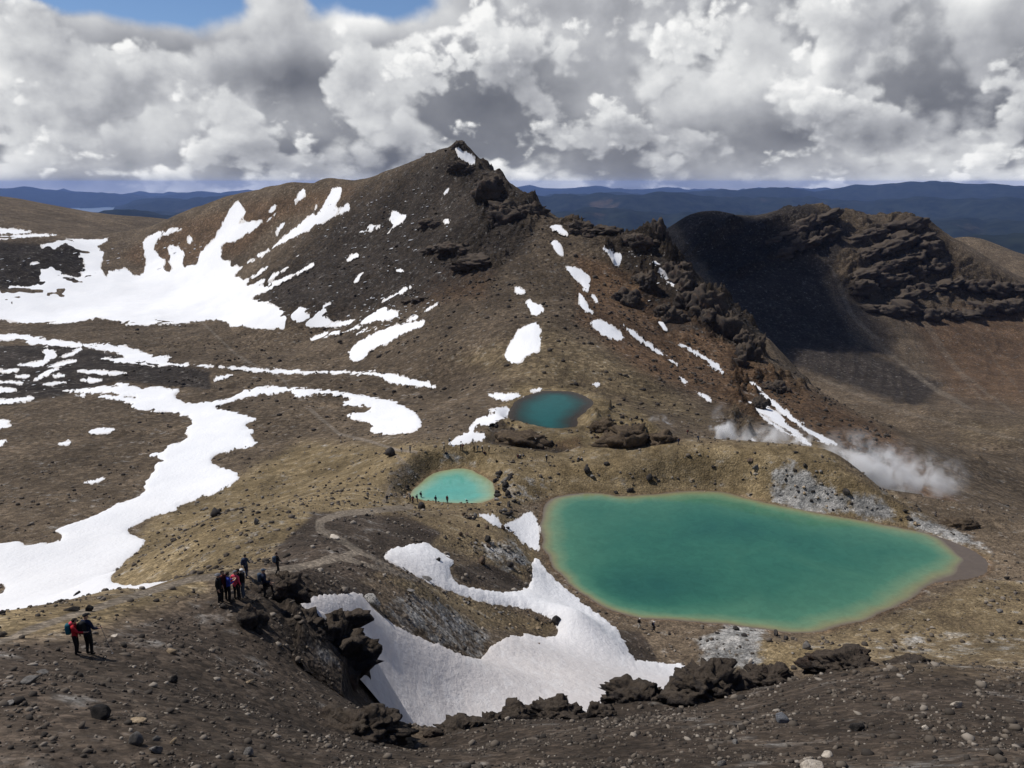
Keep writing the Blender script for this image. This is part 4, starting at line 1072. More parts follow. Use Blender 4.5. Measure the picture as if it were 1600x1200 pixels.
t.set(b, 'Base Color', c); t.set(b, 'Roughness', 0.95); t.set(b, 'Specular IOR Level', 0.15)
t.set(b, 'Normal', t.node('ShaderNodeBump', {'Strength': 1.0, 'Distance': 0.5, 'Height': t.noise(pos, 1.6, 6, 0.75)}).outputs[0])
OUT = [
 # label, foot x, foot y, width, height, distance, seed, depth, lean
 ('overhanging black lava crag above the dusty snow bowl', 505, 1092, 122, 112, 42.0, 3, 0.9, 0.25),
 ('jagged top knob of lava beside the snow bowl', 528, 1012, 66, 44, 44.2, 5, 0.9, 0.2),
 ('dark broken edge of the slope above the overhang', 462, 1012, 84, 46, 41.0, 62, 0.9, 0.1),
 ('dark lava block that the hiker rests a foot on', 446, 940, 52, 42, 43.5, 8, 0.9, 0.1),
 ('rounded dark lava knob below the crag in front of the snow', 560, 1168, 110, 52, 28.5, 11, 0.8, 0.1),
 ('low lava hump at the lower end of the snow bowl', 720, 1158, 76, 26, 29.5, 14, 0.7, 0.0),
 ('two-pronged lava knob on the foreground edge', 800, 1142, 56, 44, 31.5, 17, 0.8, 0.1),
 ('broad flat-topped lava knob on the foreground edge', 868, 1130, 72, 30, 32.0, 20, 0.8, 0.0),
 ('small lava stub between the foreground knobs', 933, 1124, 40, 22, 31.5, 23, 0.8, 0.0),
 ('craggy lava knob at the middle of the foreground edge', 992, 1108, 80, 34, 34.0, 26, 0.8, -0.05),
 ('largest dark lava mound hiding the end of the snow', 1105, 1106, 108, 58, 34.0, 29, 0.8, 0.1),
 ('low dark mound beside the largest lava mound', 1200, 1078, 70, 30, 36.5, 32, 0.8, 0.0),
 ('dark hummock on the foreground edge before the lake', 1325, 1054, 92, 26, 37.5, 35, 0.7, 0.0),
 ('little dark hump where the foreground meets the gravel', 1430, 1048, 50, 16, 39.0, 38, 0.7, 0.0),
 ('shaded black lava lump on the slope below the hikers', 382, 1002, 52, 44, 38.5, 41, 0.9, 0.1),
 ('small black lava lump just under the group of hikers', 398, 962, 32, 24, 42.5, 44, 0.9, 0.0),
 ('black lava step at the foot of the overhanging crag', 470, 1128, 54, 34, 31.5, 47, 0.8, 0.1),
 ('dark hump of rock at the far end of the emerald lake', 1504, 824, 46, 16, None, 50, 0.6, 0.1),
 ('pointed black spire on the mountain\'s crag ridge', 1028, 392, 30, 46, 495, 53, 0.8, 0.0),
 ('black block at the tip of the summit', 716, 234, 18, 12, 598, 56, 0.8, 0.1),
 ('dark knob beside the uppermost flank snow', 893, 356, 34, 18, 528, 59, 0.8, 0.0),
]
CRAGS = [(905,358,44,24,'black crag at the notch behind the uppermost flank snow'),(950,362,56,16,'long low black crag on the skyline past the notch'),
 (1000,378,40,20,'black crag on the skyline between the low one and the spire'),(1062,440,44,38,'black crag directly under the spire'),(1098,478,50,44,'black crag at the top of the dark cliff cleft'),
 (1132,520,48,50,'tall black crag in the middle of the cliff cleft'),(1168,560,44,46,'lowest black crag of the cliff ridge'),(980,470,40,30,'black crag standing in the brown flank below the crag snow'),
 (1012,440,34,24,'black crag beside the small crag snow scraps'),(1045,500,40,30,'black crag above the spindle-shaped snow patch'),(760,300,50,30,'black crag next down the skyline from the summit'),
 (790,342,60,30,'broad black crag below the skyline on the summit side'),(700,388,56,18,'thin band of black crag across the middle of the dark face'),(745,412,70,18,'lower band of black crag above the reddish scree'),
 (668,352,30,14,'small lone black crag high on the dark face'),(835,330,40,22,'black crag on the skyline halfway to the uppermost flank snow'),(1215,610,30,18,'rock knot above the pair of long snow streaks'),
 (1185,640,26,30,'dark rock rib at the head of the long snow streaks'),(720,262,36,14,'black crag just under the summit snow fan'),(655,470,30,10,'small dark crag low on the face near the snow lobe')]
for k, (cx, cy, w_, h_, lab) in enumerate(CRAGS):           # each crag: a main block with broken blocks round it
    main = None
    for j in range(4):
        q_ = (0.62, 0.5, 0.42, 0.34)[j] * 1.3
        cx2, cy2 = (cx, cy) if j == 0 else (cx + rng.uniform(-0.55, 0.55) * w_, cy + rng.uniform(-0.5, 0.35) * h_)
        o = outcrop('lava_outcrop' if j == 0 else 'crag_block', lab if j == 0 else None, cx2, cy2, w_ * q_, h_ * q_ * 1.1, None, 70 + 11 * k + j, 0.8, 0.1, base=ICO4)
        o.location.z -= h_ * q_ * o.location.length / F_PX * 0.42
        if j == 0: main = o
        else:
            del o['category']; o.parent = main; o.location = o.location - main.location
OUT += [('broken rock bank at the outlet side of the teal lake', 985, 692, 84, 34, None, 140, 0.7, 0.0), ('dark rock nose standing into the teal lake', 942, 670, 40, 22, None, 143, 0.8, -0.1),
        ('dark rock bank on the snow side of the teal lake', 822, 694, 78, 24, None, 146, 0.6, 0.0), ('rock lump below the wisp of steam by the teal lake', 1034, 692, 40, 18, None, 149, 0.8, 0.0)]
for lab, cx, cy, w_, h_, r_, sd_, dp, ln in OUT:
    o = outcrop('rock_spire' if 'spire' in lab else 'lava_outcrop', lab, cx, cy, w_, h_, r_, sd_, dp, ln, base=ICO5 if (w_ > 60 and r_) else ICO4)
    if r_ and r_ < 60:                                 # loose blocks broken off round it
        for j in range(4):
            q_ = (0.5, 0.42, 0.34, 0.28)[j]; cx2 = cx + rng.uniform(-0.62, 0.62) * w_; cy2 = cy + rng.uniform(-0.25, 0.12) * h_
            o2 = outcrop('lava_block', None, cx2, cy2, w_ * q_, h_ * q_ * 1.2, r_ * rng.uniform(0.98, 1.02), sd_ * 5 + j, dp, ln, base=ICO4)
            del o2['category']; o2.parent = o; o2.location = o2.location - o.location
    if 'teal lake' in lab or 'far end' in lab: o.data.materials[0] = BANKM; o.location.z -= h_ * o.location.length / F_PX * 0.25

# ---- tilted lava beds standing out of the far ridge: each a row of broken blocks
LEDGES = [('highest tilted lava ledge along the far ridge crest', (1192,374), (1300,331), 4), ('tilted lava ledge just under the far crest above the snow scrap', (1212,396), (1300,356), 4),
 ('thin ledge at the top of the far ridge beyond the crest', (1320,372), (1440,344), 4), ('second ledge down on the sunlit side of the far ridge', (1335,398), (1452,362), 4),
 ('thick middle ledge on the sunlit side of the far ridge', (1338,424), (1462,384), 5), ('lower middle ledge on the sunlit side of the far ridge', (1330,446), (1474,410), 5),
 ('dark ledge above the scree at the foot of the far cliffs', (1345,476), (1432,484), 3), ('short ledge under the lower middle one', (1400,462), (1490,436), 4),
 ('long bottom ledge of the far cliffs running to the picture edge', (1440,492), (1600,474), 6), ('upper ledge near the picture edge on the far cliffs', (1500,446), (1600,452), 4)]
for k, (lab, a_, b_, n_) in enumerate(LEDGES):
    main = None
    for j in range(n_):
        f_ = (j + 0.5) / n_
        x_, y_ = a_[0] + f_ * (b_[0] - a_[0]), a_[1] + f_ * (b_[1] - a_[1]) + rng.uniform(-3, 3)
        wp = math.hypot(b_[0] - a_[0], b_[1] - a_[1]) / n_ * rng.uniform(1.1, 1.7)
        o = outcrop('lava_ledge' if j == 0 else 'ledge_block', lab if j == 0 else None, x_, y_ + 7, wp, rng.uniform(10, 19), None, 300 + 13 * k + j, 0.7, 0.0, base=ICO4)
        o.location.z -= 5.0; o.rotation_euler = (0, math.atan2(b_[1] - a_[1], b_[0] - a_[0]), 0)
        if j == 0: main = o; M0 = o.matrix_basis.copy()
        else:
            del o['category']; o.parent = main; o.matrix_parent_inverse = M0.inverted()

# ---- boulders one can point to
B = [
 (338,806,24,2,'dark','big round dark boulder on the tan slope beside the snow tongue',1.0),(400,819,18,3,'grey','split grey boulder on the tan slope near the big round one',0.9),
 (377,818,9,0,'dark','small dark stone between the round boulder and the split one',1.0),(280,842,12,1,'dark','dark stone low on the tan slope by the snow tongue',0.9),
 (120,934,15,2,'dark','dark boulder standing out against the edge of the great snow tongue',1.1),(113,956,24,1,'dark','long black boulder on tan ground above the two front hikers',0.8),
 (139,955,14,5,'dark','pointed black boulder next to the long one',0.8),(5,960,14,0,'dark','black boulder cut by the picture edge on the tan slope',0.8),
 (683,879,19,0,'dark','dark boulder stranded on the upper snow of the bowl',0.7),(665,906,24,1,'grey','grey boulder at the edge of the upper snow',0.7),
 (641,925,26,4,'grey','flat grey slab on the spur above the snow bowl',0.6),(581,944,30,2,'veined','white-veined block at the head of the snow bowl',0.95),
 (523,842,22,4,'pale','pale flat stone beside the bend of the path',0.7),(870,975,18,5,'dark','black boulder at the very tip of the spur',0.9),
 (838,1009,18,4,'brown','brown slab lying on the snow off the spur tip',0.5),(967,1060,7,0,'brown','lone small stone on the smooth snow near the lake',0.9),
 (796,884,14,2,'dark','dark boulder above the black sand island in the snow',1.0),(752,880,15,5,'brown','brown boulder at the top of the black sand island',1.0),
 (762,847,20,0,'dark','cracked dark boulder on the slope between the snow patches',0.9),(1336,1142,34,0,'dark','rough black boulder on the near slope',0.75),
 (1220,1130,24,3,'blue','blue-grey upright slab on the near slope',1.1),(1292,1181,24,6,'pale','pale flat stone near the bottom edge',0.6),
 (1266,1205,48,6,'pale','large pale stone cut by the bottom edge',0.6),(1446,1141,15,0,'pale','pale round stone on the slope beside the black boulder',0.8),
 (1496,1106,20,3,'pale','pale leaning stone on the near slope with a dark base',0.9),(1143,1147,11,0,'pale','small pale stone, upper of a pair below the lava mound',0.8),
 (1148,1162,13,2,'grey','small grey stone, lower of a pair below the lava mound',0.9),(1128,1196,16,2,'grey','grey round stone at the bottom edge below the lava mound',0.8),
 (268,1020,18,2,'tan','tan boulder with a shaded side on the dark slope',0.8),(43,1068,30,6,'grey','broad pale grey boulder below the front hikers',0.65),
 (217,1130,30,4,'tan','sharp tan slab tilted on the dark slope',0.8),(211,1163,24,5,'grey','grey blocky stone just below the tan slab',1.0),
 (246,1157,17,0,'grey','grey stone to one side of the blocky stone',0.7),(271,1162,18,0,'tan','tan-grey stone next to the grey stones at the bottom',0.7),
 (246,1177,24,3,'grey','broken grey stone lowest of the bottom cluster',0.8),(160,1122,44,0,'dark','large dark lump beside the gully on the near slope',0.7),
 (272,1067,22,3,'dark','black angular stone in the middle of the dark slope',0.8),(392,1068,18,6,'tan','tan stone beside the lava step',0.8),
 (387,1180,18,5,'grey','pale-topped grey block at the foot of the picture',0.9),(16,1101,20,6,'grey','flat grey stone near the picture edge',0.5),
 (69,1053,20,6,'grey','half-buried grey stone above the broad boulder',0.5),(178,995,14,4,'pale','pale flat stone beside the walking pole',0.6),
 (612,712,24,5,'dark','dark rock on the rim crest above the turquoise lake',0.7),(660,795,15,5,'dark','brown-black block at the near bank of the turquoise lake',1.0),
 (1243,708,11,1,'dark','dark flat boulder on the crest of the rim',0.7),(1258,730,12,0,'dark','dark boulder just below the rim crest',0.8),
 (1171,722,14,6,'brown','brown boulder on the rim slope above the lake',0.8),(1181,735,13,3,'grey','grey slab leaning below the brown boulder',0.9),
 (1282,739,9,0,'tan','yellow-tan boulder below the rim crest',0.8),(1321,772,17,3,'dark','cracked dark boulder between the two pale banks',0.8),
 (1227,752,9,0,'dark','small black boulder at the top of the pale bank',0.9),(1414,801,11,0,'dark','black boulder on the crest towards the lake end',0.8),
 (1436,798,12,1,'dark','flat black boulder by the white bank',0.7),(1572,905,11,0,'dark','black boulder on the gravel past the lake end',0.8),
 (1562,956,13,6,'grey','grey-topped boulder on the gravel flat',0.7),(1593,975,12,0,'dark','dark boulder at the picture edge on the gravel flat',0.8),
 (916,738,15,5,'dark','dark leaning rock on the bank above the emerald lake',0.9),(926,747,14,0,'grey','grey rock tucked against the dark leaning one',0.7),
 (948,727,10,2,'dark','dark boulder on the bank further from the leaning rock',1.0),(1015,751,13,5,'dark','tall dark rock on the bank of the emerald lake',1.1),
 (984,768,13,2,'dark','dark rock on the far shore of the emerald lake',0.9),(963,771,11,0,'dark','lower dark rock on the far shore of the emerald lake',0.7),
 (1150,984,17,0,'dark','black boulder on the crown of the pale mound',0.7),(1162,994,14,6,'dark','dark boulder just under the crown of the pale mound',0.7),
 (1120,990,11,1,'dark','dark stone at the lake side of the pale mound',0.7),(1212,993,18,3,'dark','spiky dark rock at the lake end of the pale mound',0.8),
 (1228,1000,14,0,'dark','dark rock next to the spiky one on the mound',0.8),(1259,1014,15,5,'grey','grey pointed rock on the gravel past the mound',0.9),
 (1251,1034,15,1,'dark','flat dark stone on the tan side of the mound',0.7),(1172,1036,14,0,'pale','white stone on the near side of the pale mound',0.8),
 (1040,1026,6,1,'dark','small dark stone on the beach beside the shore hikers',0.8),(720,692,6,0,'grey','small grey stone by the bent snow bank',0.9),
 (1325,858,1,0,'dark','',1.0),
]
for (x, y, w, k, col, lab, tl) in B:
    if lab: place_rock('boulder', x, y, w, k, col, lab, tall=tl)
# clusters of look-alike boulders
CL = [
 ('dark angular boulder in the jumble between the two lakes', 'boulders between the lakes', 46, [(775,740),(800,742),(812,770),(815,800),(800,815),(780,800),(770,770)], (6, 15), ('dark', 'dark', 'grey')),
 ('boulder on the broken slope above the small snow wedge', 'boulders above the snow wedge', 24, [(700,800),(770,800),(820,850),(815,890),(760,860),(700,830)], (5, 13), ('dark', 'grey', 'brown')),
 ('boulder on the pale altered bank behind the lake', 'boulders on the pale bank', 26, [(1210,740),(1300,770),(1440,815),(1520,848),(1400,812),(1240,790)], (4, 9), ('dark', 'grey', 'tan')),
 ('stone on the rim slope behind the emerald lake', 'stones on the rim slope', 30, [(900,730),(1000,735),(1150,715),(1290,730),(1330,780),(1180,775),(1000,762),(900,760)], (4, 8), ('tan', 'grey', 'dark')),
 ('stone on the bank round the turquoise lake', 'stones round the turquoise lake', 36, [(570,780),(610,740),(650,745),(640,790),(580,800)], (4, 9), ('grey', 'tan', 'dark')),
 ('stone on the tan slope above the snow tongue', 'stones on the tan slope', 34, [(300,800),(400,770),(520,740),(560,770),(460,820),(330,860),(240,870)], (3.5, 8), ('grey', 'dark', 'tan')),
 ('dark boulder in the broken bank on the outlet side of the teal lake', 'boulders by the teal lake', 40, [(925,655),(950,640),(1010,655),(1045,690),(960,700),(920,690)], (4, 11), ('dark', 'dark', 'brown')),
 ('boulder on the steep bank between the teal lake and the rim', 'boulders under the rim', 24, [(775,665),(812,668),(860,690),(890,700),(840,702),(770,690)], (4, 10), ('dark', 'brown')),
 ('stone on the spur beside the snow bowl', 'stones on the spur', 30, [(640,905),(720,935),(850,968),(860,985),(760,985),(640,930)], (4, 9), ('grey', 'tan', 'dark')),
]
for lab, grp, n, poly, (s0, s1), cols in CL:
    P = np.array(poly, float); lo, hi = P.min(0), P.max(0); c_ = 0
    while c_ < n:
        x, y = rng.uniform(lo, hi)
        if poly_sd(np.array([x]), np.array([y]), P)[0] < 0: continue
        place_rock('boulder', x, y, rng.uniform(s0, s1), int(rng.integers(0, 7)), cols[int(rng.integers(0, len(cols)))], lab, grp, tall=rng.uniform(0.6, 1.0)); c_ += 1

# ---- loose stones past counting: one mass of small broken stones
SMALL = [rock(60 + k, ICO1, 8, 0.30, ((1, 0.8, 0.6), (1, 0.6, 0.4), (1, 0.9, 0.75), (0.9, 0.6, 0.7))[k % 4]) for k in range(16)]
NV, NF = len(ICO1[0]), len(ICO1[1])
slope_t = np.abs(np.gradient(SURF, axis=1) / (np.gradient(GL)[None, :] * RR))
bare = (under < 0.15) & (LAKE_SD < -0.8) & (A_PATH < 0.5)
def scatter(n, tlo, thi, r0, r1, size, weight=None, power=2.2, tones=(0.15, 0.8)):
    t_ = rng.uniform(tlo, thi, n * 4); r_ = np.exp(rng.uniform(math.log(r0), math.log(r1), n * 4))
    x, y = r_ * np.sin(t_), r_ * np.cos(t_)
    ok = grid_sample(bare.astype(float), x, y) > 0.9
    if weight is not None: ok &= rng.uniform(0, 1, n * 4) < grid_sample(weight, x, y)
    ok &= rng.uniform(0, 1, n * 4) < 0.25 + 0.75 * sstep(-0.1, 0.35, fbm(x, y, r0 * 0.12 + 1.5, 2, 0.6, 700))
    x, y, r_ = x[ok][:n], y[ok][:n], r_[ok][:n]
    s = size[0] * (size[1] / size[0]) ** (rng.uniform(0, 1, len(x)) ** power) * (r_ / r0) ** 0.55
    return x, y, s, rng.uniform(*tones, len(x))
sets = [scatter(19000, -0.68, 0.68, 14, 62, (0.012, 0.075), power=2.2, tones=(0.0, 0.9)), scatter(2600, -0.68, 0.68, 14, 62, (0.06, 0.16), power=2.5, tones=(0.1, 0.9)),
        scatter(4400, -0.66, 0.66, 50, 125, (0.07, 0.40), tones=(0.2, 0.9)),
        scatter(4000, -0.6, 0.6, 120, 260, (0.12, 0.55), tones=(0.2, 0.9)),
        scatter(4400, -0.45, 0.45, 260, 640, (0.28, 1.3), 0.25 + 0.75 * np.clip(A_DARK + A_RED, 0, 1), tones=(0.0, 0.45))]
xs = np.concatenate([s[0] for s in sets]); ys = np.concatenate([s[1] for s in sets]); ss = np.concatenate([s[2] for s in sets]); tn = np.concatenate([s[3] for s in sets])
zs = grid_sample(SURF, xs, ys)
n = len(xs); pick = rng.integers(0, len(SMALL), n); ang = rng.uniform(0, 6.283, n)
tv = np.stack([s[0] for s in SMALL])[pick] * ss[:, None, None]
ca, sa = np.cos(ang)[:, None], np.sin(ang)[:, None]
vx = tv[..., 0] * ca - tv[..., 1] * sa; vy = tv[..., 0] * sa + tv[..., 1] * ca
V3 = np.stack([vx + xs[:, None], vy + ys[:, None], tv[..., 2] + (zs + ss * 0.18)[:, None]], -1).reshape(-1, 3)
F3 = (ICO1[1][None] + (np.arange(n) * NV)[:, None, None]).reshape(-1, 3)
SCREE, t, b = material('loose_stones')
tone = t.attr('tone')
rp = t.node('ShaderNodeValToRGB'); cr = rp.color_ramp
for e, (p_, c_) in zip([cr.elements[0], cr.elements.new(0.45), cr.elements.new(0.75), cr.elements[-1]], ((0, (0.022, 0.020, 0.019)), (0.45, (0.075, 0.062, 0.050)), (0.75, (0.15, 0.125, 0.10)), (1.0, (0.36, 0.32, 0.27)))):
    e.position = p_; e.color = c_ + (1.0,)
t.set(rp, 'Fac', tone); t.set(b, 'Base Color', rp.outputs[0]); t.set(b, 'Roughness', 0.95); t.set(b, 'Specular IOR Level', 0.15)
obj('scree', quad_mesh('scree', V3, F3, {'tone': np.repeat(tn, NV)}, smooth=False), SCREE, kind='stuff', label='countless loose volcanic stones scattered over the slopes')

# ---- scraps of snow too small to count on the stony face
fx, fy, fs = [], [], []
for poly, n_, s0, s1 in (([(470,330),(600,290),(700,290),(700,420),(640,500),(560,520),(430,500),(400,470),(520,400)], 150, 1.6, 4.5), ([(560,470),(640,440),(690,470),(640,510),(570,510)], 60, 1.6, 4.5),
                         ([(0,400),(130,390),(130,440),(40,460),(0,440)], 24, 1.5, 4.0), ([(150,390),(300,370),(330,400),(280,430),(180,430)], 30, 1.5, 4.0), ([(980,390),(1060,420),(1100,480),(1010,470)], 22, 1.5, 4.0), ([(0,540),(120,545),(120,620),(0,630)], 26, 1.5, 5.0)):
    P = np.array(poly, float); lo, hi = P.min(0), P.max(0); c_ = 0
    while c_ < n_:
        x, y = rng.uniform(lo, hi)
        if poly_sd(np.array([x]), np.array([y]), P)[0] < 0: continue
        p = land(x, y, 250); c_ += 1; fx.append(p); fs.append(rng.uniform(s0, s1) * np.linalg.norm(p) / F_PX * 0.5 * rng.uniform(0.6, 1.3))
fx = np.array(fx); fs = np.array(fs); n = len(fs)
tv = np.stack([rock(90 + k, ICO2, 5, 0.25, (1, 0.7, 0.3))[0] for k in range(8)])[rng.integers(0, 8, n)] * fs[:, None, None]
tv[..., 0] *= rng.uniform(0.8, 2.2, n)[:, None]
ang = rng.normal(0.5, 0.4, n); ca, sa = np.cos(ang)[:, None], np.sin(ang)[:, None]
V4 = np.stack([tv[..., 0] * ca - tv[..., 1] * sa + fx[:, 0, None], tv[..., 0] * sa + tv[..., 1] * ca + fx[:, 1, None], tv[..., 2] + 0.35 * (tv[..., 0] * 0.5) + (fx[:, 2] + fs * 0.1)[:, None]], -1).reshape(-1, 3)
nv = len(ICO2[0])
obj('snow_flecks', quad_mesh('snow_flecks', V4, (ICO2[1][None] + (np.arange(n) * nv)[:, None, None]).reshape(-1, 3), {'dirt': np.zeros(len(V4)), 'edge': np.full(len(V4), 99.0), 'span': np.full(len(V4), 1.0)}), SNOWM, kind='stuff', label='tiny snow scraps speckled over the dark stony slopes')

# ------------------------------------------------------------------ people
def cloth(name, c, rough=0.85):
    m, t, b = material(name)
    tc = t.node('ShaderNodeTexCoord').outputs['Object']
    n = t.noise(tc, 14.0, 4, 0.6)
    t.set(b, 'Base Color', t.mix(n, tuple(v * 0.75 for v in c), tuple(min(1, v * 1.2) for v in c))); t.set(b, 'Roughness', rough); t.set(b, 'Specular IOR Level', 0.2)
    t.set(b, 'Normal', t.node('ShaderNodeBump', {'Strength': 0.4, 'Distance': 0.02, 'Height': t.noise(tc, 9.0, 3, 0.6, 1.0)}).outputs[0])
    return m
CM = {'skin': cloth('skin', (0.42, 0.26, 0.18), 0.6), 'black': cloth('black_cloth', (0.012, 0.012, 0.014)), 'navy': cloth('navy_cloth', (0.014, 0.020, 0.045)), 'red': cloth('red_cloth', (0.42, 0.022, 0.030)),
      'pink': cloth('pink_cloth', (0.70, 0.07, 0.11)), 'blue': cloth('blue_cloth', (0.03, 0.05, 0.28)), 'teal': cloth('teal_cloth', (0.012, 0.10, 0.14)), 'grey': cloth('grey_cloth', (0.16, 0.16, 0.17)),
      'white': cloth('white_cloth', (0.70, 0.70, 0.68)), 'hair': cloth('dark_hair', (0.018, 0.013, 0.010)), 'maroon': cloth('maroon_cloth', (0.10, 0.02, 0.022)), 'slate': cloth('slate_cloth', (0.05, 0.07, 0.10)),
      'pale': cloth('pale_cloth', (0.40, 0.38, 0.34)), 'boot': cloth('boot_leather', (0.03, 0.024, 0.02)), 'metal': cloth('pole_metal', (0.25, 0.25, 0.26), 0.4)}
BASEJ = {'pelvis': (0, 0, .96), 'waist': (0, 0, 1.10), 'chest': (0, .01, 1.32), 'collar': (0, 0, 1.46), 'neck': (0, .01, 1.53), 'jaw': (0, .025, 1.60), 'brow': (0, .02, 1.68), 'crown': (0, .005, 1.755), 'nose': (0, .125, 1.635),
         'shl': (-.19, 0, 1.42), 'ell': (-.26, -.02, 1.15), 'wrl': (-.25, .09, .92), 'pal': (-.245, .12, .85),
         'shr': (.19, 0, 1.42), 'elr': (.26, -.02, 1.15), 'wrr': (.25, .09, .92), 'par': (.245, .12, .85),
         'hpl': (-.095, 0, .90), 'knl': (-.105, .03, .50), 'anl': (-.105, -.02, .10), 'tol': (-.115, .15, .045),
         'hpr': (.095, 0, .90), 'knr': (.105, .03, .50), 'anr': (.105, -.02, .10), 'tor': (.115, .15, .045)}
RAD = {'pelvis': (.165, .125), 'waist': (.155, .115), 'chest': (.175, .125), 'collar': (.12, .085), 'neck': (.058, .058), 'jaw': (.070, .082), 'brow': (.082, .098), 'crown': (.052, .06), 'nose': (.016, .016),
       'shl': (.075, .075), 'ell': (.056, .056), 'wrl': (.038, .038), 'pal': (.040, .018), 'hpl': (.10, .105), 'knl': (.068, .07), 'anl': (.052, .055), 'tol': (.045, .032)}
BONES = [('pelvis', 'waist', 1), ('waist', 'chest', 1), ('chest', 'collar', 1), ('collar', 'neck', 0), ('neck', 'jaw', 0), ('jaw', 'brow', 0), ('brow', 'crown', 0), ('jaw', 'nose', 0),
         ('collar', 'shl', 1), ('shl', 'ell', 1), ('ell', 'wrl', 1), ('wrl', 'pal', 0), ('collar', 'shr', 1), ('shr', 'elr', 1), ('elr', 'wrr', 1), ('wrr', 'par', 0),
         ('pelvis', 'hpl', 2), ('hpl', 'knl', 2), ('knl', 'anl', 2), ('anl', 'tol', 3), ('pelvis', 'hpr', 2), ('hpr', 'knr', 2), ('knr', 'anr', 2), ('anr', 'tor', 3)]
POSES = {
 'stand': {},
 'walk': {'knl': (-.10, .16, .53), 'anl': (-.10, .20, .12), 'tol': (-.11, .37, .07), 'knr': (.10, -.02, .49), 'anr': (.10, -.26, .13), 'tor': (.11, -.12, .05), 'elr': (.25, .06, 1.15), 'wrr': (.22, .27, 1.03), 'par': (.215, .33, 1.0),
          'ell': (-.25, -.14, 1.17), 'wrl': (-.25, -.10, .93), 'pal': (-.245, -.07, .86)},
 'reach': {'elr': (.22, .20, 1.20), 'wrr': (.16, .45, 1.14), 'par': (.15, .53, 1.13), 'jaw': (0, .05, 1.59), 'brow': (0, .07, 1.66), 'crown': (0, .06, 1.735), 'nose': (0, .16, 1.60)},
 'phone': {'ell': (-.25, .08, 1.16), 'wrl': (-.12, .30, 1.26), 'pal': (-.07, .36, 1.30), 'elr': (.25, .08, 1.16), 'wrr': (.12, .30, 1.26), 'par': (.07, .36, 1.30)},
 'pole': {'elr': (.27, .06, 1.15), 'wrr': (.30, .28, 1.06), 'par': (.30, .34, 1.05)},
 'foot_up': {'hpr': (.10, .03, .92), 'knr': (.13, .38, .92), 'anr': (.13, .42, .50), 'tor': (.135, .58, .46), 'elr': (.25, .12, 1.16), 'wrr': (.16, .36, 1.02), 'par': (.15, .42, .99), 'waist': (0, .02, 1.11), 'chest': (0, .05, 1.32)},
 'sit': {'pelvis': (0, 0, .13), 'waist': (0, -.02, .29), 'chest': (0, .02, .52), 'collar': (0, .05, .66), 'neck': (0, .07, .73), 'jaw': (0, .10, .80), 'brow': (0, .10, .88), 'crown': (0, .09, .955), 'nose': (0, .205, .835),
         'shl': (-.19, .05, .62), 'ell': (-.24, .20, .42), 'wrl': (-.14, .40, .44), 'pal': (-.10, .46, .45), 'shr': (.19, .05, .62), 'elr': (.24, .20, .42), 'wrr': (.14, .40, .44), 'par': (.10, .46, .45),
         'hpl': (-.10, .04, .13), 'knl': (-.13, .42, .46), 'anl': (-.12, .62, .10), 'tol': (-.12, .79, .045), 'hpr': (.10, .04, .13), 'knr': (.13, .42, .46), 'anr': (.12, .62, .10), 'tor': (.12, .79, .045)},
}
BODY = {}
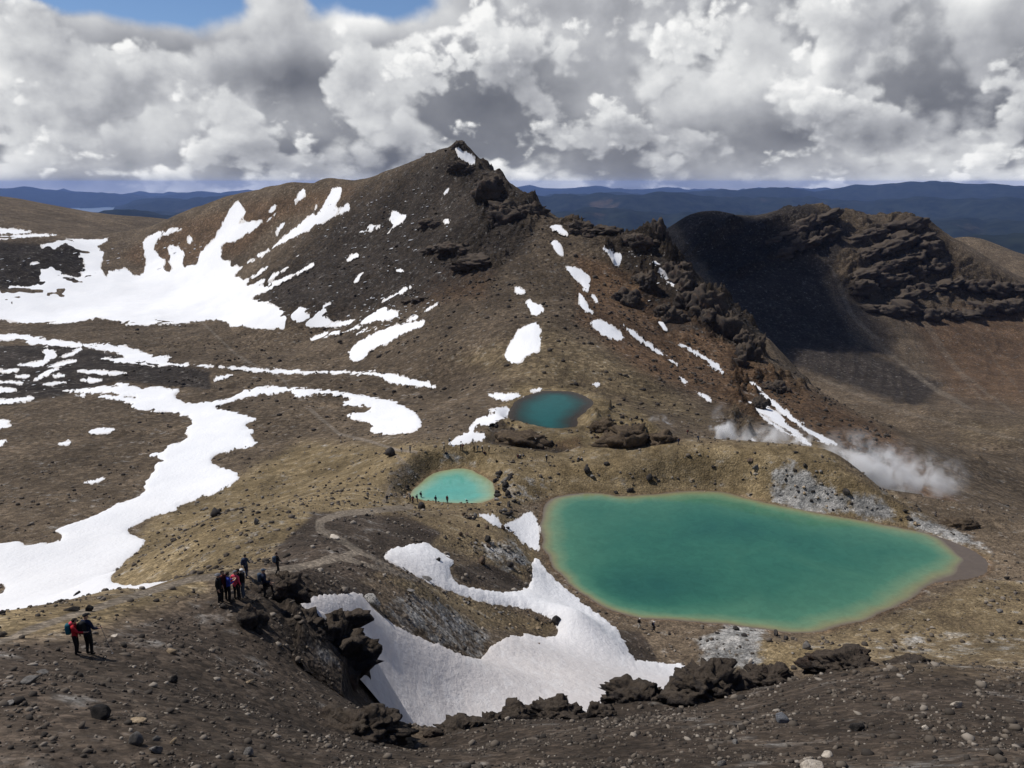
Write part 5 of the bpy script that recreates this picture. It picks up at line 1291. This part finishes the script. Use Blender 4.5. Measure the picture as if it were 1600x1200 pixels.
def body_mesh(pose, fingers):
    key = (pose, fingers)
    if key in BODY: return BODY[key]
    J = dict(BASEJ); J.update(POSES[pose]); J = {k: np.array(v, float) for k, v in J.items()}
    names = list(J); edges = [(names.index(a), names.index(b_)) for a, b_, _ in BONES]
    co = [J[n_] for n_ in names]; rad = [RAD.get(n_, RAD.get(n_[:-1] + 'l')) for n_ in names]
    if fingers:
        for sd_, sx in (('l', -1), ('r', 1)):
            pa, wr = J['pa' + sd_], J['wr' + sd_]; d_ = pa - wr; d_ /= np.linalg.norm(d_)
            side = np.cross(d_, (0, 0, 1.0)) if abs(d_[2]) < .9 else np.array([0, 1.0, 0]); side /= np.linalg.norm(side)
            bend = np.cross(side, d_) * sx
            for k, (off, ln) in enumerate(((-.030, .062), (-.011, .076), (.009, .072), (.028, .056))):
                a_ = pa + side * off + d_ * .025; m_ = a_ + d_ * ln * .55 + bend * .006; e_ = a_ + d_ * ln * .85 + bend * .030
                i0 = len(co); co += [m_, e_]; rad += [(.0095, .0095), (.008, .008)]; edges += [(names.index('pa' + sd_), i0), (i0, i0 + 1)]
            th = wr + d_ * .03 - side * .045; i0 = len(co); co += [th, th + d_ * .045 - side * .012]; rad += [(.011, .011), (.009, .009)]; edges += [(names.index('wr' + sd_), i0), (i0, i0 + 1)]
    me = bpy.data.meshes.new('skeleton'); me.from_pydata([tuple(c) for c in co], edges, [])
    o = bpy.data.objects.new('skeleton', me); COL.objects.link(o)
    sk = o.modifiers.new('skin', 'SKIN'); sk.use_smooth_shade = True
    if not me.skin_vertices: bpy.context.view_layer.objects.active = o
    for i, sv in enumerate(me.skin_vertices[0].data):
        sv.radius = rad[i]; sv.use_root = (i == 0)
    ss_ = o.modifiers.new('smooth', 'SUBSURF'); ss_.levels = ss_.render_levels = 2 if fingers else 1
    dg = bpy.context.evaluated_depsgraph_get(); dg.update()
    out = bpy.data.meshes.new_from_object(o.evaluated_get(dg)); out.name = 'person'
    bpy.data.objects.remove(o); bpy.data.meshes.remove(me)
    v = np.empty(len(out.vertices) * 3); out.vertices.foreach_get('co', v); v = v.reshape(-1, 3)
    out.vertices.foreach_get('co', v.ravel())
    cen = np.empty(len(out.polygons) * 3); out.polygons.foreach_get('center', cen); cen = cen.reshape(-1, 3)
    best = np.full(len(cen), 9e9); mi = np.zeros(len(cen), np.int32)
    segs = [(J[a], J[b_], mt, np.mean(RAD.get(b_, RAD.get(b_[:-1] + 'l')))) for a, b_, mt in BONES]
    for a, b_, mt, rd in segs:
        e = b_ - a; t_ = np.clip(((cen - a) @ e) / (e @ e), 0, 1); d_ = np.linalg.norm(cen - a - t_[:, None] * e, axis=1) - rd
        up = d_ < best; best[up] = d_[up]; mi[up] = mt
    if fingers:
        for sd_ in 'lr':
            mi[np.linalg.norm(cen - J['pa' + sd_], axis=1) < .13] = 0
    out.materials.clear()
    for _ in range(4): out.materials.append(CM['skin'])
    out.polygons.foreach_set('material_index', mi); out.polygons.foreach_set('use_smooth', np.ones(len(mi), bool)); out.update()
    BODY[key] = (out, J, float(v[:, 2].min()))
    return BODY[key]
def shell(kind):
    v, f = ICO3[0].copy(), ICO3[1]
    if kind == 'hair':
        v = v * (.098, .112, .098); m = (v[:, 1] > .035) & (v[:, 2] < .045); v[m, 1] = .035
        v[:, 2] = np.where(v[:, 2] < -.055, -.055 + .3 * (v[:, 2] + .055), v[:, 2])
    elif kind == 'cap':
        v = v * (.100, .114, .095); v[:, 2] = np.maximum(v[:, 2], .012)
        m = (v[:, 1] > .05) & (v[:, 2] < .035); v[m, 1] += .07
    elif kind == 'hat':
        v = v * (.102, .115, .10); m = v[:, 2] < .02; v[:, 2] = np.maximum(v[:, 2], .01); v[m, :2] *= 1.65
    elif kind == 'hood':
        v = v * (.105, .10, .085)
    else:                               # backpack: rounded box with a lid
        v = np.sign(v) * np.abs(v) ** 0.55 * np.array((.155, .115, .25)); v[:, 0] *= 1 - 0.18 * np.clip(v[:, 2] / .25, 0, 1)
        m = v[:, 2] > .17; v[m, 1] *= 1.12
    return quad_mesh(kind, v, f)
PARTS = {k: shell(k) for k in ('hair', 'cap', 'hat', 'hood', 'backpack')}
def set_slots(o, mats):
    for sl, m in zip(o.material_slots, mats):
        sl.link = 'OBJECT'; sl.material = m
def person(px, py, label, face=0.0, pose='stand', top='black', legs='black', head='hair', headc='hair', pack=None, hood=None, h=1.72, fingers=False, group=None, loc=None, shoes='boot'):
    """px, py: photo point of the feet; face: heading in degrees, 0 looks away from the camera, 90 to the right"""
    me, J, zmin = body_mesh(pose, fingers)
    p = land(px, py) if loc is None else np.array(loc)
    o = bpy.data.objects.new('person', me); COL.objects.link(o)
    s = h / 1.78
    o.scale = (s, s, s); o.rotation_euler = (0, 0, -math.radians(face)); o.location = (p[0], p[1], p[2] - zmin * s - 0.015)
    set_slots(o, [CM['skin'], CM[top], CM[legs], CM[shoes]])
    tag(o, label, 'person', group)
    def child(kind, at, col, tilt=0.0):
        m = PARTS[kind]
        if not m.materials: m.materials.append(CM['black'])
        c = bpy.data.objects.new(kind if kind != 'hood' else 'jacket_hood', m); COL.objects.link(c); c.parent = o; c.location = tuple(at); c.rotation_euler = (tilt, 0, 0)
        set_slots(c, [CM[col]])
    hd = (J['jaw'] + J['brow'] * 2) / 3
    child(head, hd + np.array((0, -.012, .025)), headc)
    if hood: child('hood', J['neck'] + np.array((0, -.085, .01)), hood)
    if pack: child('backpack', J['chest'] * .72 + J['waist'] * .28 + np.array((0, -.225, .03)), pack)
    return o
person(121, 1023, 'hiker in red jacket with teal backpack reaching to the taller hiker', 78, 'reach', 'red', 'black', 'hair', 'hair', 'teal', 'pink', 1.46, True)
pB = person(141, 1023, 'tall dark-clothed hiker with walking pole beside the one in red', 20, 'pole', 'navy', 'black', 'cap', 'black', 'black', None, 1.66, True)
# walking pole held in the tall hiker's hand
bpy.context.view_layer.update()
Jp = body_mesh('pole', True)[1]
hand = np.array(pB.matrix_world @ Vector((Jp['par'] + np.array((.0, .02, .06))).tolist()))
foot = hand + np.array([0.28, 0.10, 0.0]); foot[2] = float(grid_sample(SURF, foot[0], foot[1])) - 0.02
d_ = foot - hand; L_ = np.linalg.norm(d_); ax = d_ / L_
pr = [(0.0, .016), (.12, .018), (.13, .009), (.13 + .001, .009), (L_ * .62, .008), (L_ * .625, .0065), (L_ - .10, .0055), (L_ - .095, .032), (L_ - .088, .032), (L_ - .083, .005), (L_, .003)]
u_ = np.cross(ax, (0, 1, 0)); u_ /= np.linalg.norm(u_); w_ = np.cross(ax, u_)
vv = []; ff = []
for i, (a, r_) in enumerate(pr):
    for k in range(8): vv.append(hand + ax * (a - .04) + r_ * (u_ * math.cos(k * math.pi / 4) + w_ * math.sin(k * math.pi / 4)))
    if i:
        for k in range(8): ff.append((8 * (i - 1) + k, 8 * (i - 1) + (k + 1) % 8, 8 * i + (k + 1) % 8, 8 * i + k))
obj('walking_pole', quad_mesh('walking_pole', np.array(vv), np.array(ff)), CM['metal'], label='thin walking pole planted beside the tall dark-clothed hiker', cat='walking pole')
person(344, 943, 'group hiker in black with a grey hat, nearest the snow tongue', 95, 'stand', 'black', 'black', 'hat', 'grey', None, None, 1.68, True)
person(351, 939, 'group hiker in a dark maroon jacket behind the one in blue', 130, 'stand', 'maroon', 'black', 'hair', 'hair', 'black', None, 1.72, True)
person(359, 941, 'group hiker in a bright blue jacket', 60, 'phone', 'blue', 'black', 'hair', 'hair', None, None, 1.70, True)
person(370, 937, 'group hiker in a pink-red jacket', 20, 'stand', 'pink', 'black', 'cap', 'grey', None, None, 1.66, True)
person(375, 936, 'group hiker in black right beside the pink-red jacket', 250, 'stand', 'black', 'black', 'hair', 'hair', 'black', None, 1.74, True)
person(381, 934, 'group hiker in black with a white scarf at the crag end', 270, 'stand', 'black', 'slate', 'cap', 'white', None, 'white', 1.68, True)
person(385, 901, 'lone hiker in dark blue on the path above the group', 10, 'walk', 'slate', 'navy', 'hair', 'hair', 'navy', None, 1.75, True)
person(414, 936, 'hiker in navy with one foot up on the lava block', 75, 'foot_up', 'navy', 'black', 'cap', 'slate', 'slate', None, 1.80, True)
person(434, 897, 'dark hiker on the path just beyond the lava block', 40, 'walk', 'black', 'black', 'hair', 'hair', 'slate', None, 1.74, True)
person(999, 982, 'shore hiker with a white cap and pale legs, further from the mound', 75, 'walk', 'black', 'pale', 'cap', 'white', 'black', None, 1.74)
person(1021, 987, 'shore hiker in dark clothes with a white cap, nearer the mound', 95, 'walk', 'navy', 'black', 'cap', 'white', 'black', None, 1.76)
TINY = {
 ('dark-clothed hiker standing on the near bank of the turquoise lake', 'hikers on the near bank'): [(641,785,'stand'),(645,787,'phone'),(652,785,'stand'),(658,780,'stand'),(681,787,'stand'),(699,787,'stand')],
 ('dark-clothed hiker standing on the rim above the turquoise lake', 'hikers on the rim'): [(628,709,'stand'),(641,708,'phone'),(694,707,'stand'),(703,696,'walk'),(720,704,'stand'),(723,704,'phone'),(739,695,'walk'),(741,707,'stand'),(746,706,'stand'),(754,708,'stand'),(764,708,'phone')],
 ('hiker walking on the path down to the turquoise lake', 'hikers on the path'): [(575,781,'walk'),(605,785,'walk')],
 ('small dark hiker walking along the far rim crest', 'hikers on the far crest'): [(1060,695,'walk'),(1091,691,'walk'),(1074,680,'walk'),(970,700,'stand'),(854,722,'stand')],
 ('hiker on the bank above the teal lake', 'hikers above the teal lake'): [(797,688,'stand'),(813,690,'stand'),(837,696,'stand')],
 ('hiker sitting on the slope behind the turquoise lake', 'sitting hikers'): [(697,711,'sit'),(757,711,'sit'),(775,723,'sit'),(809,715,'sit'),(813,716,'sit'),(817,714,'sit'),(904,720,'sit'),(909,720,'sit'),(729,786,'sit')],
}
tops = ['black', 'navy', 'slate', 'black', 'maroon', 'navy', 'grey', 'black']
for (lab, grp), ps in TINY.items():
    for i, (x, y, po) in enumerate(ps):
        k = int(rng.integers(0, 8))
        person(x, y, lab, float(rng.uniform(0, 360)), po, tops[k], ('black', 'navy', 'slate')[k % 3], ('hair', 'cap')[k % 2], ('hair', 'black', 'slate', 'white')[k % 4] if k % 2 else 'hair', tops[(k + 3) % 8] if k % 3 else None, None, float(rng.uniform(1.62, 1.84)), group=grp)

# ------------------------------------------------------------------ steam from the vents behind the rim
def steam(label, foot, size, density, lean, seed):
    """a billow of vapour: a closed lumpy hull whose inside thins out towards its skin"""
    v, f = ICO4[0].copy(), ICO4[1]
    v = v * (1 + 0.18 * perlin3(v * 2 + seed, seed))[:, None]
    me = quad_mesh('steam', v, f)
    m = bpy.data.materials.new('steam_vapour'); m.use_nodes = True
    t = NT(m.node_tree); t.n.remove(t.n['Principled BSDF'])
    tc = t.node('ShaderNodeTexCoord').outputs['Object']
    sp = t.node('ShaderNodeSeparateXYZ', {'Vector': tc}).outputs
    rr = t.vmath('LENGTH', tc)
    n = t.noise(t.vmath('MULTIPLY', t.vmath('ADD', tc, (seed * 1.7, 0.0, 0.0)), (size[0] / 9.0, size[1] / 9.0, size[2] / 9.0)), 2.2, 4, 0.6, 0.6)
    core = t.smooth(rr, 1.0, 0.25)
    low = t.smooth(sp[2], 0.9, -0.6)
    dn = t.math('MULTIPLY', t.math('MULTIPLY', t.smooth(n, 0.47, 0.63), core), t.math('MULTIPLY', low, density))
    pv = t.node('ShaderNodeVolumePrincipled', {'Color': (0.97, 0.97, 0.97, 1.0), 'Density': dn, 'Anisotropy': 0.0})
    t.l.new(pv.outputs[0], t.n['Material Output'].inputs['Volume'])
    o = obj('steam', me, m, kind='stuff', label=label)
    o.scale = size; o.location = foot; o.rotation_euler = lean
    return o
def vent(px, py, r):
    t_, s_ = ray(px, py); return np.array([r * math.sin(t_), r * math.cos(t_), r * s_])
steam('main white steam cloud drifting behind the rim of the emerald lake', vent(1362, 722, 206).tolist(), (14.5, 8, 9.5), 0.85, (0, 0.36, 0), 1)
steam('faint tail of steam drifting towards the valley', vent(1425, 735, 206).tolist(), (17, 8, 10), 0.42, (0, 0.2, 0), 2)
steam('narrow steam plume rising behind the rim crest', vent(1130, 668, 212).tolist(), (4.2, 3, 9.0), 1.6, (0, 0, 0), 3)
steam('thin steam drifting along behind the rim crest', vent(1215, 682, 212).tolist(), (16, 5, 5.0), 0.8, (0, 0.05, 0), 4)
steam('wisp of steam on the rocks beside the teal lake', vent(1035, 656, 228).tolist(), (4.5, 3, 2.2), 0.9, (0, 0, 0), 5)

# ------------------------------------------------------------------ air: one even box of haze round everything
# a drifting cloud over the far ridge (it stands above the view and shades the ridge)
cv, cf = ICO4[0].copy(), ICO4[1]
cv = cv * (1 + 0.55 * perlin3(cv * 1.7, 901) + 0.35 * perlin3(cv * 3.6, 902))[:, None] * np.array([175, 205, 50])
CLOUDM = bpy.data.materials.new('cloud_vapour'); CLOUDM.use_nodes = True
ct = NT(CLOUDM.node_tree); ct.n.remove(ct.n['Principled BSDF'])
pv = ct.node('ShaderNodeVolumePrincipled', {'Color': (0.95, 0.96, 0.98, 1.0), 'Density': 0.075, 'Anisotropy': 0.2})
ct.l.new(pv.outputs[0], ct.n['Material Output'].inputs['Volume'])
CLOUDM.cycles.homogeneous_volume = True
tgt = np.array([228.0, 1060.0, -115.0]) + 950 * sun_vec
obj('cloud', quad_mesh('cloud', cv, cf), CLOUDM, kind='stuff', label='drifting cloud whose shadow lies on the far dark ridge', loc=tgt.tolist())
bm = bmesh.new(); bmesh.ops.create_cube(bm, size=1.0)
for v in bm.verts: v.co = (v.co.x * 134000, v.co.y * 134000, -1300 + (v.co.z + 0.5) * 1420)
me = bpy.data.meshes.new('haze'); bm.to_mesh(me); bm.free()
HAZE = bpy.data.materials.new('haze_air'); HAZE.use_nodes = True
ht = NT(HAZE.node_tree); ht.n.remove(ht.n['Principled BSDF'])
pv = ht.node('ShaderNodeVolumePrincipled', {'Color': (0.30, 0.47, 1.0, 1.0), 'Density': 1.15e-5, 'Anisotropy': 0.1})
ht.l.new(pv.outputs[0], ht.n['Material Output'].inputs['Volume'])
HAZE.cycles.homogeneous_volume = True
obj('haze', me, HAZE, kind='stuff', label='thin blue haze in the air over the far hills')
print('scene built in', round(time.time() - T0, 1))
